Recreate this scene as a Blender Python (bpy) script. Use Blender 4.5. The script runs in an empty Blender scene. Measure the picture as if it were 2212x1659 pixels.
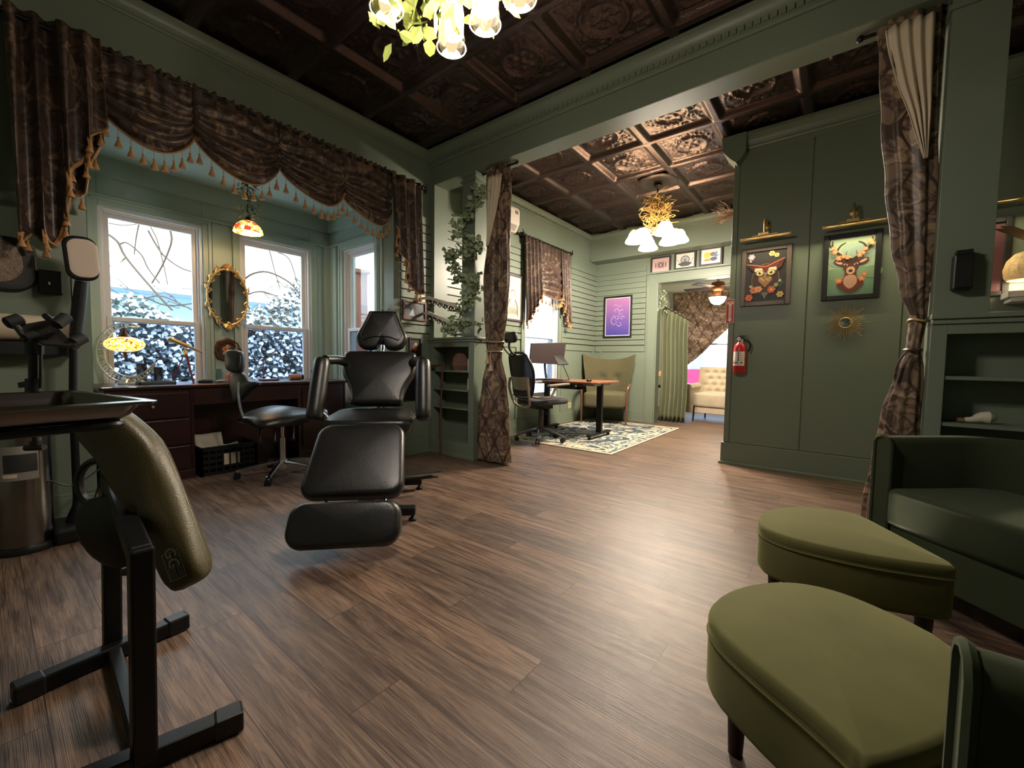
import bpy, math, random
from math import pi, sin, cos, radians, sqrt, atan2
from mathutils import Vector as V, Matrix
import numpy as np

random.seed(7)
R = random.random
def ru(a, b): return a + (b - a) * random.random()
SC = bpy.context.scene
COL = SC.collection

# ---------------------------------------------------------------- camera
FPX, CXP, CYP = 899.99, 1106.0, 829.5
yaw, pit, rol = radians(-38.268), radians(3.1605), radians(-0.803)
fw = V((sin(yaw)*cos(pit), cos(yaw)*cos(pit), -sin(pit)))
rt = V((cos(yaw), -sin(yaw), 0)); dn = fw.cross(rt)
rt2 = rt*cos(rol) + dn*sin(rol); dn2 = dn*cos(rol) - rt*sin(rol)
EYE = V((0, 0, 1.0))
cam_d = bpy.data.cameras.new('camera'); cam = bpy.data.objects.new('camera', cam_d); COL.objects.link(cam)
cam_d.sensor_width = 36; cam_d.lens = FPX/2212*36; cam_d.clip_start = 0.02; cam_d.clip_end = 200
m3 = Matrix((rt2, -dn2, -fw)).transposed()
cam.matrix_world = Matrix.Translation(EYE) @ m3.to_4x4()
SC.camera = cam
# measured pixel -> world point on a known plane of the room (or at a known depth)
def ray(px, py): return rt2*((px-CXP)/FPX) + dn2*((py-CYP)/FPX) + fw
def at(px, py, D): return EYE + ray(px, py)*D
def onX(px, py, x): d = ray(px, py); return EYE + d*((x-EYE.x)/d.x)
def onY(px, py, y): d = ray(px, py); return EYE + d*((y-EYE.y)/d.y)
def onZ(px, py, z): d = ray(px, py); return EYE + d*((z-EYE.z)/d.z)

# ---------------------------------------------------------------- world, exposure
SC.view_settings.view_transform = 'Standard'; SC.view_settings.look = 'None'
SC.view_settings.exposure = 0.38; SC.view_settings.gamma = 1.0
SC.view_settings.use_curve_mapping = False
SC.cycles.use_denoising = True
SC.cycles.max_bounces = 8; SC.cycles.diffuse_bounces = 4; SC.cycles.glossy_bounces = 4
SC.cycles.transmission_bounces = 6; SC.cycles.transparent_max_bounces = 12
SC.cycles.sample_clamp_indirect = 4.0; SC.cycles.caustics_reflective = False; SC.cycles.caustics_refractive = False
w = bpy.data.worlds.new('world'); SC.world = w; w.use_nodes = True
bg = w.node_tree.nodes['Background']
bg.inputs[0].default_value = (0.86, 0.93, 1.0, 1); bg.inputs[1].default_value = 6.0

def light(name, kind, loc, energy, color, size=0.05, rot=None, sy=None, spread=None):
    l = bpy.data.lights.new(name, kind); o = bpy.data.objects.new(name, l); COL.objects.link(o)
    o.location = loc; l.energy = energy; l.color = color
    if kind == 'AREA':
        l.size = size
        if sy: l.shape = 'RECTANGLE'; l.size_y = sy
        if spread: l.spread = spread
    else: l.shadow_soft_size = size
    if rot: o.rotation_euler = rot
    return o
def portal(name, loc, rot, sx, sy):
    o = light(name, 'AREA', loc, 1, (1, 1, 1), sx, rot, sy); o.data.cycles.is_portal = True; return o

# ---------------------------------------------------------------- helpers
def lin(c): return tuple(((x/255+.055)/1.055)**2.4 if x > 10 else x/255/12.92 for x in c) + (1,)
MATS = {}
def mat(name, rgb, rough=.5, metal=0., spec=.5, var=None, bump=None, sheen=0, emit=None, estr=0, alpha=1, trans=0, coat=0, ior=1.45, sub=0):
    if name in MATS: return MATS[name]
    m = bpy.data.materials.new(name); m.use_nodes = True; MATS[name] = m
    nt = m.node_tree; n = nt.nodes; L = nt.links; b = n['Principled BSDF']
    c = lin(rgb); b.inputs['Base Color'].default_value = c; b.inputs['Roughness'].default_value = rough
    b.inputs['Metallic'].default_value = metal; b.inputs['Specular IOR Level'].default_value = spec
    b.inputs['IOR'].default_value = ior; b.inputs['Coat Weight'].default_value = coat
    b.inputs['Transmission Weight'].default_value = trans; b.inputs['Alpha'].default_value = alpha
    if sheen: b.inputs['Sheen Weight'].default_value = sheen; b.inputs['Sheen Roughness'].default_value = .4; b.inputs['Sheen Tint'].default_value = tuple(min(1, x*3+.1) for x in c[:3]) + (1,)
    if emit: b.inputs['Emission Color'].default_value = lin(emit); b.inputs['Emission Strength'].default_value = estr
    tc = n.new('ShaderNodeTexCoord')
    if var:   # (scale, amount)
        t = n.new('ShaderNodeTexNoise'); t.inputs['Scale'].default_value = var[0]; t.inputs['Detail'].default_value = 4
        L.new(tc.outputs['Object'], t.inputs['Vector'])
        mx = n.new('ShaderNodeMix'); mx.data_type = 'RGBA'
        mx.inputs[6].default_value = tuple(x*(1-var[1]) for x in c[:3])+(1,); mx.inputs[7].default_value = tuple(min(1, x*(1+var[1])) for x in c[:3])+(1,)
        L.new(t.outputs['Fac'], mx.inputs[0]); L.new(mx.outputs[2], b.inputs['Base Color'])
    if bump:  # (scale, strength)
        t = n.new('ShaderNodeTexNoise'); t.inputs['Scale'].default_value = bump[0]; t.inputs['Detail'].default_value = 3
        L.new(tc.outputs['Object'], t.inputs['Vector'])
        bp = n.new('ShaderNodeBump'); bp.inputs['Strength'].default_value = bump[1]; bp.inputs['Distance'].default_value = .01
        L.new(t.outputs['Fac'], bp.inputs['Height']); L.new(bp.outputs[0], b.inputs['Normal'])
    return m
def flat(rgb, rough=.6): return mat('paint_%02x%02x%02x' % tuple(rgb), rgb, rough)
def glow(name, rgb, s):
    return mat(name, rgb, .5, emit=rgb, estr=s)

def frame(o, x, y):   # orthonormal mapping (u,v,w) -> world
    o = V(o); x = V(x).normalized(); y = V(y); z = x.cross(y).normalized(); y = z.cross(x)
    return lambda u, v, w=0.: o + x*u + y*v + z*w

def cat(pts, k=4, closed=False):   # Catmull-Rom through points
    P = [V(p) for p in pts]; n = len(P); out = []
    rng = n if closed else n-1
    for i in range(rng):
        g = (lambda j: P[j % n]) if closed else (lambda j: P[max(0, min(n-1, j))])
        a, b, c, d = g(i-1), g(i), g(i+1), g(i+2)
        for s in range(k):
            t = s/k
            out.append(.5*((2*b)+(c-a)*t+(2*a-5*b+4*c-d)*t*t+(3*b-a-3*c+d)*t**3))
    if not closed: out.append(P[-1])
    return out

class MB:
    def __init__(s): s.v = []; s.f = []; s.mi = []; s.m = 0
    def add(s, vs, fs):
        o = len(s.v); s.v += [tuple(p) for p in vs]
        for f in fs: s.f.append(tuple(i+o for i in f)); s.mi.append(s.m)
        return s
    def box(s, x0, y0, z0, x1, y1, z1):
        x0, x1 = sorted((x0, x1)); y0, y1 = sorted((y0, y1)); z0, z1 = sorted((z0, z1))
        return s.add([(x0,y0,z0),(x1,y0,z0),(x1,y1,z0),(x0,y1,z0),(x0,y0,z1),(x1,y0,z1),(x1,y1,z1),(x0,y1,z1)],
                     [(0,3,2,1),(4,5,6,7),(0,1,5,4),(1,2,6,5),(2,3,7,6),(3,0,4,7)])
    def fbox(s, fr, u0, v0, w0, u1, v1, w1):   # box in a frame
        t = MB(); t.box(u0, v0, w0, u1, v1, w1); return s.add([fr(*p) for p in t.v], t.f)
    def bar(s, p0, p1, a, b, up=(0, 0, 1)):    # rectangular bar p0->p1, a wide, b high
        p0 = V(p0); p1 = V(p1); d = p1-p0; u = V(up)
        if abs(d.normalized().dot(u)) > .98: u = V((1, 0, 0))
        sd = d.cross(u).normalized(); t = sd.cross(d).normalized()
        q = [p+sd*(i*a/2)+t*(j*b/2) for p in (p0, p1) for i, j in ((-1,-1),(1,-1),(1,1),(-1,1))]
        return s.add(q, [(0,1,2,3),(7,6,5,4),(0,4,5,1),(1,5,6,2),(2,6,7,3),(3,7,4,0)])
    def tube(s, pts, r, n=8, k=0, closed=False, caps=True, sq=1.0, up=None):
        P = cat(pts, k, closed) if k else [V(p) for p in pts]
        m = len(P); rr = r if isinstance(r, (list, tuple)) else [r]
        def rad(i):
            if len(rr) == 1: return rr[0]
            t = i/(m-1)*(len(rr)-1); j = min(int(t), len(rr)-2); return rr[j]+(rr[j+1]-rr[j])*(t-j)
        o = len(s.v); prev = None
        for i in range(m):
            a = P[(i-1) % m] if closed else P[max(0, i-1)]; b = P[(i+1) % m] if closed else P[min(m-1, i+1)]
            t = (b-a); t = t.normalized() if t.length > 1e-9 else V((0, 0, 1))
            if prev is None:
                u = V(up) if up else (V((0, 0, 1)) if abs(t.z) < .9 else V((1, 0, 0)))
            else: u = prev
            e = t.cross(u)
            if e.length < 1e-6: e = t.cross(V((0, 1, 0)))
            e.normalize(); u = e.cross(t).normalized(); prev = u
            for j in range(n):
                a_ = 2*pi*j/n; s.v.append(tuple(P[i]+e*(cos(a_)*rad(i))+u*(sin(a_)*rad(i)*sq)))
        for i in range(m if closed else m-1):
            for j in range(n):
                i2 = (i+1) % m
                s.f.append((o+i*n+j, o+i*n+(j+1) % n, o+i2*n+(j+1) % n, o+i2*n+j)); s.mi.append(s.m)
        if caps and not closed:
            s.f.append(tuple(o+j for j in range(n))[::-1]); s.mi.append(s.m)
            s.f.append(tuple(o+(m-1)*n+j for j in range(n))); s.mi.append(s.m)
        return s
    def cyl(s, p0, p1, r0, r1=None, n=16, caps=True): return s.tube([p0, p1], [r0, r0 if r1 is None else r1], n, caps=caps)
    def lathe(s, prof, c=(0, 0, 0), n=20, ax=(0, 0, 1), sx=1, sy=1, cap=False, star=0, stn=8):
        c = V(c); ax = V(ax).normalized(); e = ax.orthogonal().normalized() if abs(ax.z) < .999 else V((1, 0, 0)); g = ax.cross(e)
        o = len(s.v)
        for r, z in prof:
            for j in range(n):
                a = 2*pi*j/n; rr = r*(1+star*cos(stn*a)); s.v.append(tuple(c+ax*z+e*(cos(a)*rr*sx)+g*(sin(a)*rr*sy)))
        for i in range(len(prof)-1):
            for j in range(n): s.f.append((o+i*n+j, o+i*n+(j+1) % n, o+(i+1)*n+(j+1) % n, o+(i+1)*n+j)); s.mi.append(s.m)
        if cap:
            s.f.append(tuple(o+j for j in range(n))[::-1]); s.mi.append(s.m)
            s.f.append(tuple(o+(len(prof)-1)*n+j for j in range(n))); s.mi.append(s.m)
        return s
    def ball(s, c, r, n=12, m=8, ax=(0, 0, 1)):
        r3 = r if isinstance(r, (tuple, list)) else (r, r, r)
        o = len(s.v); c = V(c)
        for i in range(m+1):
            p = pi*i/m
            for j in range(n):
                a = 2*pi*j/n; s.v.append((c.x+r3[0]*sin(p)*cos(a), c.y+r3[1]*sin(p)*sin(a), c.z-r3[2]*cos(p)))
        for i in range(m):
            for j in range(n): s.f.append((o+i*n+j, o+i*n+(j+1) % n, o+(i+1)*n+(j+1) % n, o+(i+1)*n+j)); s.mi.append(s.m)
        return s
    def grid(s, fn, nu, nv, cu=False):
        o = len(s.v)
        for j in range(nv+1):
            for i in range(nu if cu else nu+1): s.v.append(tuple(fn(i/nu, j/nv)))
        W = nu if cu else nu+1
        for j in range(nv):
            for i in range(nu):
                i2 = (i+1) % W if cu else i+1
                s.f.append((o+j*W+i, o+j*W+i2, o+(j+1)*W+i2, o+(j+1)*W+i)); s.mi.append(s.m)
        return s
    def prism(s, poly, w0, w1, fn=lambda u, v, w: (u, v, w)):
        n = len(poly); vs = [fn(u, v, w0) for u, v in poly]+[fn(u, v, w1) for u, v in poly]
        return s.add(vs, [tuple(range(n))[::-1], tuple(range(n, 2*n))]+[(i, (i+1) % n, n+(i+1) % n, n+i) for i in range(n)])
    def poly(s, pts): return s.add(pts, [tuple(range(len(pts)))])
    def pad(s, outl, T, e, fn, dome=0., back=True, seg=4):
        s.soft = True
        """cushion: outline (u,v) polygon, thickness T, edge radius e, domed front"""
        n = len(outl); cu = sum(p[0] for p in outl)/n; cv = sum(p[1] for p in outl)/n
        md = sum(sqrt((p[0]-cu)**2+(p[1]-cv)**2) for p in outl)/n
        rings = []
        def ring(inset, w):
            k = []
            for u, v in outl:
                d = sqrt((u-cu)**2+(v-cv)**2) or 1e-6; q = max(0., 1-inset/d); k.append(fn(cu+(u-cu)*q, cv+(v-cv)*q, w))
            rings.append(k)
        def ring2(q, w):
            rings.append([fn(cu+(u-cu)*q*max(.05, 1-e/(sqrt((u-cu)**2+(v-cv)**2) or 1e-6)), cv+(v-cv)*q*max(.05, 1-e/(sqrt((u-cu)**2+(v-cv)**2) or 1e-6)), w) for u, v in outl])
        if back: ring2(.5, 0); ring(e, 0)
        for i in range(seg+1): a = pi/2*i/seg; ring(e*(1-sin(a)), e*(1-cos(a)))
        for i in range(seg+1): a = pi/2*i/seg; ring(e*(1-cos(a)), T-e*(1-sin(a)))
        for q in (.2, .4, .6, .8, .97): ring2(1-q, T+dome*(1-(1-q)**2))
        o = len(s.v)
        for k in rings: s.v += [tuple(p) for p in k]
        for i in range(len(rings)-1):
            for j in range(n): s.f.append((o+i*n+j, o+i*n+(j+1) % n, o+(i+1)*n+(j+1) % n, o+(i+1)*n+j)); s.mi.append(s.m)
        s.f.append(tuple(o+j for j in range(n))[::-1]); s.mi.append(s.m)
        s.f.append(tuple(o+(len(rings)-1)*n+j for j in range(n))); s.mi.append(s.m)
        return s
    def build(s, name, mats, parent=None, smooth=True, bevel=0, bseg=2, solid=0, subs=0, label=None, ang=40):
        if not isinstance(mats, (list, tuple)): mats = [mats]
        me = bpy.data.meshes.new(name); o = bpy.data.objects.new(name, me)
        P = np.array(s.v, dtype=float)
        if parent is not None:
            Mw = Matrix.Identity(4); q = parent
            while q: Mw = q.matrix_basis @ Mw; q = q.parent
            Mi = np.array(Mw.inverted()); P = P @ Mi[:3, :3].T + Mi[:3, 3]
            o.parent = parent
        else:
            c = np.array([(P[:, 0].min()+P[:, 0].max())/2, (P[:, 1].min()+P[:, 1].max())/2, P[:, 2].min()])
            P = P-c; o.location = c
        me.from_pydata(P.tolist(), [], s.f)
        for m in mats: me.materials.append(m)
        if len(mats) > 1: me.polygons.foreach_set('material_index', s.mi)
        if smooth: me.polygons.foreach_set('use_smooth', [True]*len(me.polygons))
        me.update()
        if smooth and not getattr(s, 'soft', False):
            try: me.set_sharp_from_angle(angle=radians(ang))
            except Exception: pass
        COL.objects.link(o)
        if bevel:
            b = o.modifiers.new('b', 'BEVEL'); b.width = bevel; b.segments = bseg; b.limit_method = 'ANGLE'; b.angle_limit = radians(35); b.harden_normals = False
        if solid:
            b = o.modifiers.new('s', 'SOLIDIFY'); b.thickness = solid; b.offset = 0
        if subs:
            b = o.modifiers.new('ss', 'SUBSURF'); b.levels = subs; b.render_levels = subs
        if label: o['label'] = label
        return o

def tag(o, label, cat_, group=None, kind=None):
    o['label'] = label; o['category'] = cat_
    if group: o['group'] = group
    if kind: o['kind'] = kind
    return o
def thing(name, label, cat_, loc=(0, 0, 0), rz=0, group=None):
    o = bpy.data.objects.new(name, None); COL.objects.link(o); o.empty_display_size = .05
    o.location = loc; o.rotation_euler = (0, 0, rz); return tag(o, label, cat_, group)
def struct(o): o['kind'] = 'structure'; return o
def dup(o, dx=(0, 0, 0), parent=None):
    c = o.copy(); COL.objects.link(c); c.location = o.location + V(dx)
    if parent: c.parent = parent; c.location = o.location
    for ch in list(o.children): dup(ch, parent=c)
    return c

def text_shapes(txt, size, bold=False):
    cu = bpy.data.curves.new('t', 'FONT'); cu.body = txt; cu.size = size; cu.align_x = 'CENTER'; cu.align_y = 'CENTER'; cu.resolution_u = 2
    if bold: cu.offset = size*.02
    o = bpy.data.objects.new('t', cu); COL.objects.link(o)
    dg = bpy.context.evaluated_depsgraph_get(); me = bpy.data.meshes.new_from_object(o.evaluated_get(dg))
    vs = [tuple(v.co) for v in me.vertices]; fs = [tuple(p.vertices) for p in me.polygons]
    bpy.data.objects.remove(o); bpy.data.meshes.remove(me); bpy.data.curves.remove(cu)
    return vs, fs

class Art:
    """flat picture: coloured shapes in thin layers on a frame (u right, v up)"""
    def __init__(s, fr): s.fr = fr; s.mb = MB(); s.mats = []; s.k = 0
    def _c(s, rgb):
        m = flat(rgb, .45)
        if m not in s.mats: s.mats.append(m)
        s.mb.m = s.mats.index(m); s.k += 1
    def poly(s, pts, rgb): s._c(rgb); s.mb.poly([s.fr(u, v, s.k*.00025) for u, v in pts])
    def rect(s, u0, v0, u1, v1, rgb): s.poly([(u0, v0), (u1, v0), (u1, v1), (u0, v1)], rgb)
    def ell(s, cu, cv, ru_, rv, rgb, rot=0, n=18, a0=0, a1=2*pi):
        P = []
        for i in range(n):
            a = a0+(a1-a0)*i/(n if a1-a0 > 6.2 else n-1); x = ru_*cos(a); y = rv*sin(a); P.append((cu+x*cos(rot)-y*sin(rot), cv+x*sin(rot)+y*cos(rot)))
        s.poly(P, rgb)
    def line(s, pts, wd, rgb):
        P = [V((a, b, 0)) for a, b in pts]; P = cat(P, 4) if len(P) > 2 else P
        s._c(rgb); q = len(P); o = []
        for i in range(q):
            t = (P[min(q-1, i+1)]-P[max(0, i-1)]); t = t.normalized() if t.length else V((1, 0, 0)); nn = V((-t.y, t.x, 0))
            w_ = (wd[0]+(wd[1]-wd[0])*i/(q-1) if isinstance(wd, tuple) else wd)/2
            o.append((P[i]+nn*w_, P[i]-nn*w_))
        vs = [s.fr(p.x, p.y, s.k*.00025) for pr in o for p in pr]
        s.mb.add(vs, [(2*i, 2*i+1, 2*i+3, 2*i+2) for i in range(q-1)])
    def text(s, txt, cu, cv, size, rgb, rot=0):
        s._c(rgb); vs, fs = text_shapes(txt, size, True)
        s.mb.add([s.fr(cu+x*cos(rot)-y*sin(rot), cv+x*sin(rot)+y*cos(rot), s.k*.00025) for x, y, z in vs], fs)
    def flower(s, u, v, r, c1, c2, n=6):
        for i in range(n): a = 2*pi*i/n; s.ell(u+cos(a)*r*.55, v+sin(a)*r*.55, r*.45, r*.36, c1, a, 10)
        s.ell(u, v, r*.33, r*.33, c2, 0, 10)
    def build(s, name, parent): return s.mb.build(name, s.mats, parent, smooth=False)

# ---------------------------------------------------------------- materials
def nodes(name):
    m = bpy.data.materials.new(name); m.use_nodes = True; MATS[name] = m; nt = m.node_tree
    return m, nt, nt.nodes, nt.links, nt.nodes['Principled BSDF']
def N(nt, t, **kw):
    n = nt.nodes.new(t)
    for k, v in kw.items():
        if k.startswith('i_'): n.inputs[int(k[2:])].default_value = v
        else: setattr(n, k, v)
    return n
def ramp(nt, stops, interp='LINEAR'):
    r = nt.nodes.new('ShaderNodeValToRGB'); cr = r.color_ramp; cr.interpolation = interp
    while len(cr.elements) < len(stops): cr.elements.new(.5)
    for e, (p, c) in zip(cr.elements, stops): e.position = p; e.color = c if len(c) == 4 else tuple(c)+(1,)
    return r

def wood_floor():
    m, nt, n, L, b = nodes('walnut_plank_floor')
    tc = N(nt, 'ShaderNodeTexCoord'); sep = N(nt, 'ShaderNodeSeparateXYZ'); L.new(tc.outputs['Object'], sep.inputs[0])
    # plank row / column ids : rows along x, 0.19 wide, 1.3 long
    row = N(nt, 'ShaderNodeMath', operation='DIVIDE', i_1=.175); L.new(sep.outputs['Y'], row.inputs[0])
    rf = N(nt, 'ShaderNodeMath', operation='FLOOR'); L.new(row.outputs[0], rf.inputs[0])
    off = N(nt, 'ShaderNodeMath', operation='MULTIPLY', i_1=.377); L.new(rf.outputs[0], off.inputs[0])
    cx = N(nt, 'ShaderNodeMath', operation='DIVIDE', i_1=1.22); L.new(sep.outputs['X'], cx.inputs[0])
    ca = N(nt, 'ShaderNodeMath', operation='ADD'); L.new(cx.outputs[0], ca.inputs[0]); L.new(off.outputs[0], ca.inputs[1])
    cf = N(nt, 'ShaderNodeMath', operation='FLOOR'); L.new(ca.outputs[0], cf.inputs[0])
    idv = N(nt, 'ShaderNodeCombineXYZ'); L.new(cf.outputs[0], idv.inputs[0]); L.new(rf.outputs[0], idv.inputs[1])
    wn = N(nt, 'ShaderNodeTexWhiteNoise', noise_dimensions='3D'); L.new(idv.outputs[0], wn.inputs['Vector'])
    # grain coordinates, shifted per plank
    mp = N(nt, 'ShaderNodeVectorMath', operation='MULTIPLY'); mp.inputs[1].default_value = (1.5, 17., 1.); L.new(tc.outputs['Object'], mp.inputs[0])
    sh = N(nt, 'ShaderNodeVectorMath', operation='SCALE'); sh.inputs['Scale'].default_value = 17.; L.new(wn.outputs['Color'], sh.inputs[0])
    ad = N(nt, 'ShaderNodeVectorMath', operation='ADD'); L.new(mp.outputs[0], ad.inputs[0]); L.new(sh.outputs[0], ad.inputs[1])
    g1 = N(nt, 'ShaderNodeTexNoise'); g1.inputs['Scale'].default_value = 1.7; g1.inputs['Detail'].default_value = 8; g1.inputs['Roughness'].default_value = .70; g1.inputs['Distortion'].default_value = .8; L.new(ad.outputs[0], g1.inputs['Vector'])
    m2 = N(nt, 'ShaderNodeVectorMath', operation='MULTIPLY'); m2.inputs[1].default_value = (1.2, 9., 1.); L.new(ad.outputs[0], m2.inputs[0])
    g2 = N(nt, 'ShaderNodeTexNoise'); g2.inputs['Scale'].default_value = 3.; g2.inputs['Detail'].default_value = 5; L.new(m2.outputs[0], g2.inputs['Vector'])
    r1 = ramp(nt, [(.30, lin((58, 45, 38))), (.44, lin((95, 75, 62))), (.55, lin((120, 98, 82))), (.72, lin((142, 118, 100)))]); L.new(g1.outputs['Fac'], r1.inputs[0])
    r2 = ramp(nt, [(.38, (.52, .50, .49)), (.47, (.90, .90, .90)), (.62, (1.12, 1.12, 1.12))]); L.new(g2.outputs['Fac'], r2.inputs[0])
    mu = N(nt, 'ShaderNodeMix', data_type='RGBA', blend_type='MULTIPLY'); mu.inputs[0].default_value = 1; L.new(r1.outputs[0], mu.inputs[6]); L.new(r2.outputs[0], mu.inputs[7])
    r3 = ramp(nt, [(0, (.72, .72, .74)), (1, (1.12, 1.08, 1.04))]); L.new(wn.outputs['Value'], r3.inputs[0])
    mu2 = N(nt, 'ShaderNodeMix', data_type='RGBA', blend_type='MULTIPLY'); mu2.inputs[0].default_value = 1; L.new(mu.outputs[2], mu2.inputs[6]); L.new(r3.outputs[0], mu2.inputs[7])
    # seams
    def edge(src, wd):
        fr_ = N(nt, 'ShaderNodeMath', operation='FRACT'); L.new(src.outputs[0], fr_.inputs[0])
        pg = N(nt, 'ShaderNodeMath', operation='PINGPONG', i_1=.5); L.new(fr_.outputs[0], pg.inputs[0])
        lt = N(nt, 'ShaderNodeMath', operation='LESS_THAN', i_1=wd); L.new(pg.outputs[0], lt.inputs[0]); return lt
    e1, e2 = edge(row, .009), edge(ca, .0013)
    mxx = N(nt, 'ShaderNodeMath', operation='MAXIMUM'); L.new(e1.outputs[0], mxx.inputs[0]); L.new(e2.outputs[0], mxx.inputs[1])
    dk = N(nt, 'ShaderNodeMix', data_type='RGBA'); L.new(mxx.outputs[0], dk.inputs[0]); L.new(mu2.outputs[2], dk.inputs[6]); dk.inputs[7].default_value = lin((62, 42, 34))
    L.new(dk.outputs[2], b.inputs['Base Color'])
    rr = ramp(nt, [(.3, (.36,)*3), (.7, (.50,)*3)]); L.new(g2.outputs['Fac'], rr.inputs[0]); L.new(rr.outputs[0], b.inputs['Roughness'])
    bp = N(nt, 'ShaderNodeBump'); bp.inputs['Strength'].default_value = .25; bp.inputs['Distance'].default_value = .004
    hs = N(nt, 'ShaderNodeMath', operation='SUBTRACT'); L.new(g2.outputs['Fac'], hs.inputs[0]); L.new(mxx.outputs[0], hs.inputs[1]); L.new(hs.outputs[0], bp.inputs['Height']); L.new(bp.outputs[0], b.inputs['Normal'])
    return m

def damask(name, dark, mid, gold, scale=1., rough=.42, ogee=1.):
    m, nt, n, L, b = nodes(name)
    tc = N(nt, 'ShaderNodeTexCoord')
    nz = N(nt, 'ShaderNodeTexNoise'); nz.inputs['Scale'].default_value = 9*scale; nz.inputs['Detail'].default_value = 3; nz.inputs['Distortion'].default_value = 1.4; L.new(tc.outputs['Object'], nz.inputs['Vector'])
    sep = N(nt, 'ShaderNodeSeparateXYZ'); L.new(tc.outputs['Object'], sep.inputs[0])
    # ogee lattice : cos((x+y)*a) + cos(z*c)
    xy = N(nt, 'ShaderNodeMath', operation='ADD'); L.new(sep.outputs['X'], xy.inputs[0]); L.new(sep.outputs['Y'], xy.inputs[1])
    def cosn(src, k):
        a = N(nt, 'ShaderNodeMath', operation='MULTIPLY', i_1=k); L.new(src, a.inputs[0]); c = N(nt, 'ShaderNodeMath', operation='COSINE'); L.new(a.outputs[0], c.inputs[0]); return c
    c1, c2 = cosn(xy.outputs[0], 34*scale), cosn(sep.outputs['Z'], 21*scale)
    sm = N(nt, 'ShaderNodeMath', operation='ADD'); L.new(c1.outputs[0], sm.inputs[0]); L.new(c2.outputs[0], sm.inputs[1])
    ab = N(nt, 'ShaderNodeMath', operation='ABSOLUTE'); L.new(sm.outputs[0], ab.inputs[0])
    r0 = ramp(nt, [(.0, (ogee,)*3), (.16, (ogee,)*3), (.24, (0,)*3)]); L.new(ab.outputs[0], r0.inputs[0])
    r1 = ramp(nt, [(.44, lin(mid)), (.5, lin(dark)), (.56, lin(mid)), (.63, lin(gold)), (.7, lin(mid))]); L.new(nz.outputs['Fac'], r1.inputs[0])
    mx = N(nt, 'ShaderNodeMix', data_type='RGBA'); L.new(r0.outputs[0], mx.inputs[0]); L.new(r1.outputs[0], mx.inputs[6]); mx.inputs[7].default_value = lin(dark)
    L.new(mx.outputs[2], b.inputs['Base Color']); b.inputs['Roughness'].default_value = rough
    b.inputs['Sheen Weight'].default_value = .5; b.inputs['Sheen Roughness'].default_value = .35; b.inputs['Sheen Tint'].default_value = lin(gold)
    b.inputs['Specular IOR Level'].default_value = .4
    bp = N(nt, 'ShaderNodeBump'); bp.inputs['Strength'].default_value = .35; bp.inputs['Distance'].default_value = .01; L.new(nz.outputs['Fac'], bp.inputs['Height']); L.new(bp.outputs[0], b.inputs['Normal'])
    return m

FLOOR = wood_floor()
GREEN = mat('sage_wall_paint', (111, 121, 106), .38, spec=.4, bump=(60, .03))
GREEN_D = mat('groove_shadow_paint', (28, 30, 24), .8)
BAYP = mat('bay_paint', (162, 180, 170), .42, bump=(60, .03))
WHITE = mat('white_vinyl', (214, 212, 214), .35)
BRONZE = mat('bronze_tile', (86, 72, 68), .32, .85, bump=(110, .25))
DAM = damask('brown_damask', (46, 36, 33), (76, 61, 53), (122, 98, 76), ogee=.0)
DAM2 = damask('brown_damask_curtain', (66, 51, 43), (122, 101, 85), (158, 134, 108), .8)
GOLDFR = mat('gold_fringe', (158, 114, 68), .55, spec=.4, sheen=.4)
GOLD = mat('gilded', (222, 186, 126), .36, .8)
BRASS = mat('brass', (206, 172, 112), .36, .85)
BLACKL = mat('black_leather', (22, 21, 20), .36, spec=.6, var=(30, .2), bump=(180, .12))
BLACKP = mat('black_plastic', (16, 16, 17), .42)
BLACKM = mat('black_metal', (9, 9, 10), .42, .2)
CHROME = mat('chrome', (225, 225, 230), .18, 1.)
STEEL = mat('brushed_steel', (140, 136, 130), .22, 1., bump=(3, .02))
MAHOG = mat('mahogany', (46, 19, 18), .32, spec=.5, var=(6, .35), coat=.15)
VELVET = mat('olive_velvet', (88, 86, 50), .85, spec=.2, sheen=.8, var=(4.5, .42))
VELVETD = mat('dark_olive_velvet', (50, 56, 38), .85, spec=.2, sheen=.7, var=(7, .2))
OLIVEW = mat('taupe_green_upholstery', (84, 80, 58), .85, spec=.2, sheen=.5, var=(9, .14))
DKWOOD = mat('dark_wood', (40, 24, 22), .4, var=(9, .3))
WALNUT = mat('walnut', (96, 62, 46), .38, var=(12, .25))
LEAF = mat('eucalyptus_leaf', (94, 116, 88), .6, var=(22, .3))
LEAFY = mat('yellow_green_leaf', (116, 126, 62), .5, var=(25, .25))
BARK = mat('bark', (84, 64, 50), .8, var=(30, .3))
SNOW = mat('snow', (236, 242, 250), .7)
CREAM = mat('cream_lining', (206, 192, 170), .7)
DKFRAME = mat('dark_frame', (38, 32, 30), .45, var=(12, .25))
BLK = mat('flat_black', (14, 14, 14), .5)

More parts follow.
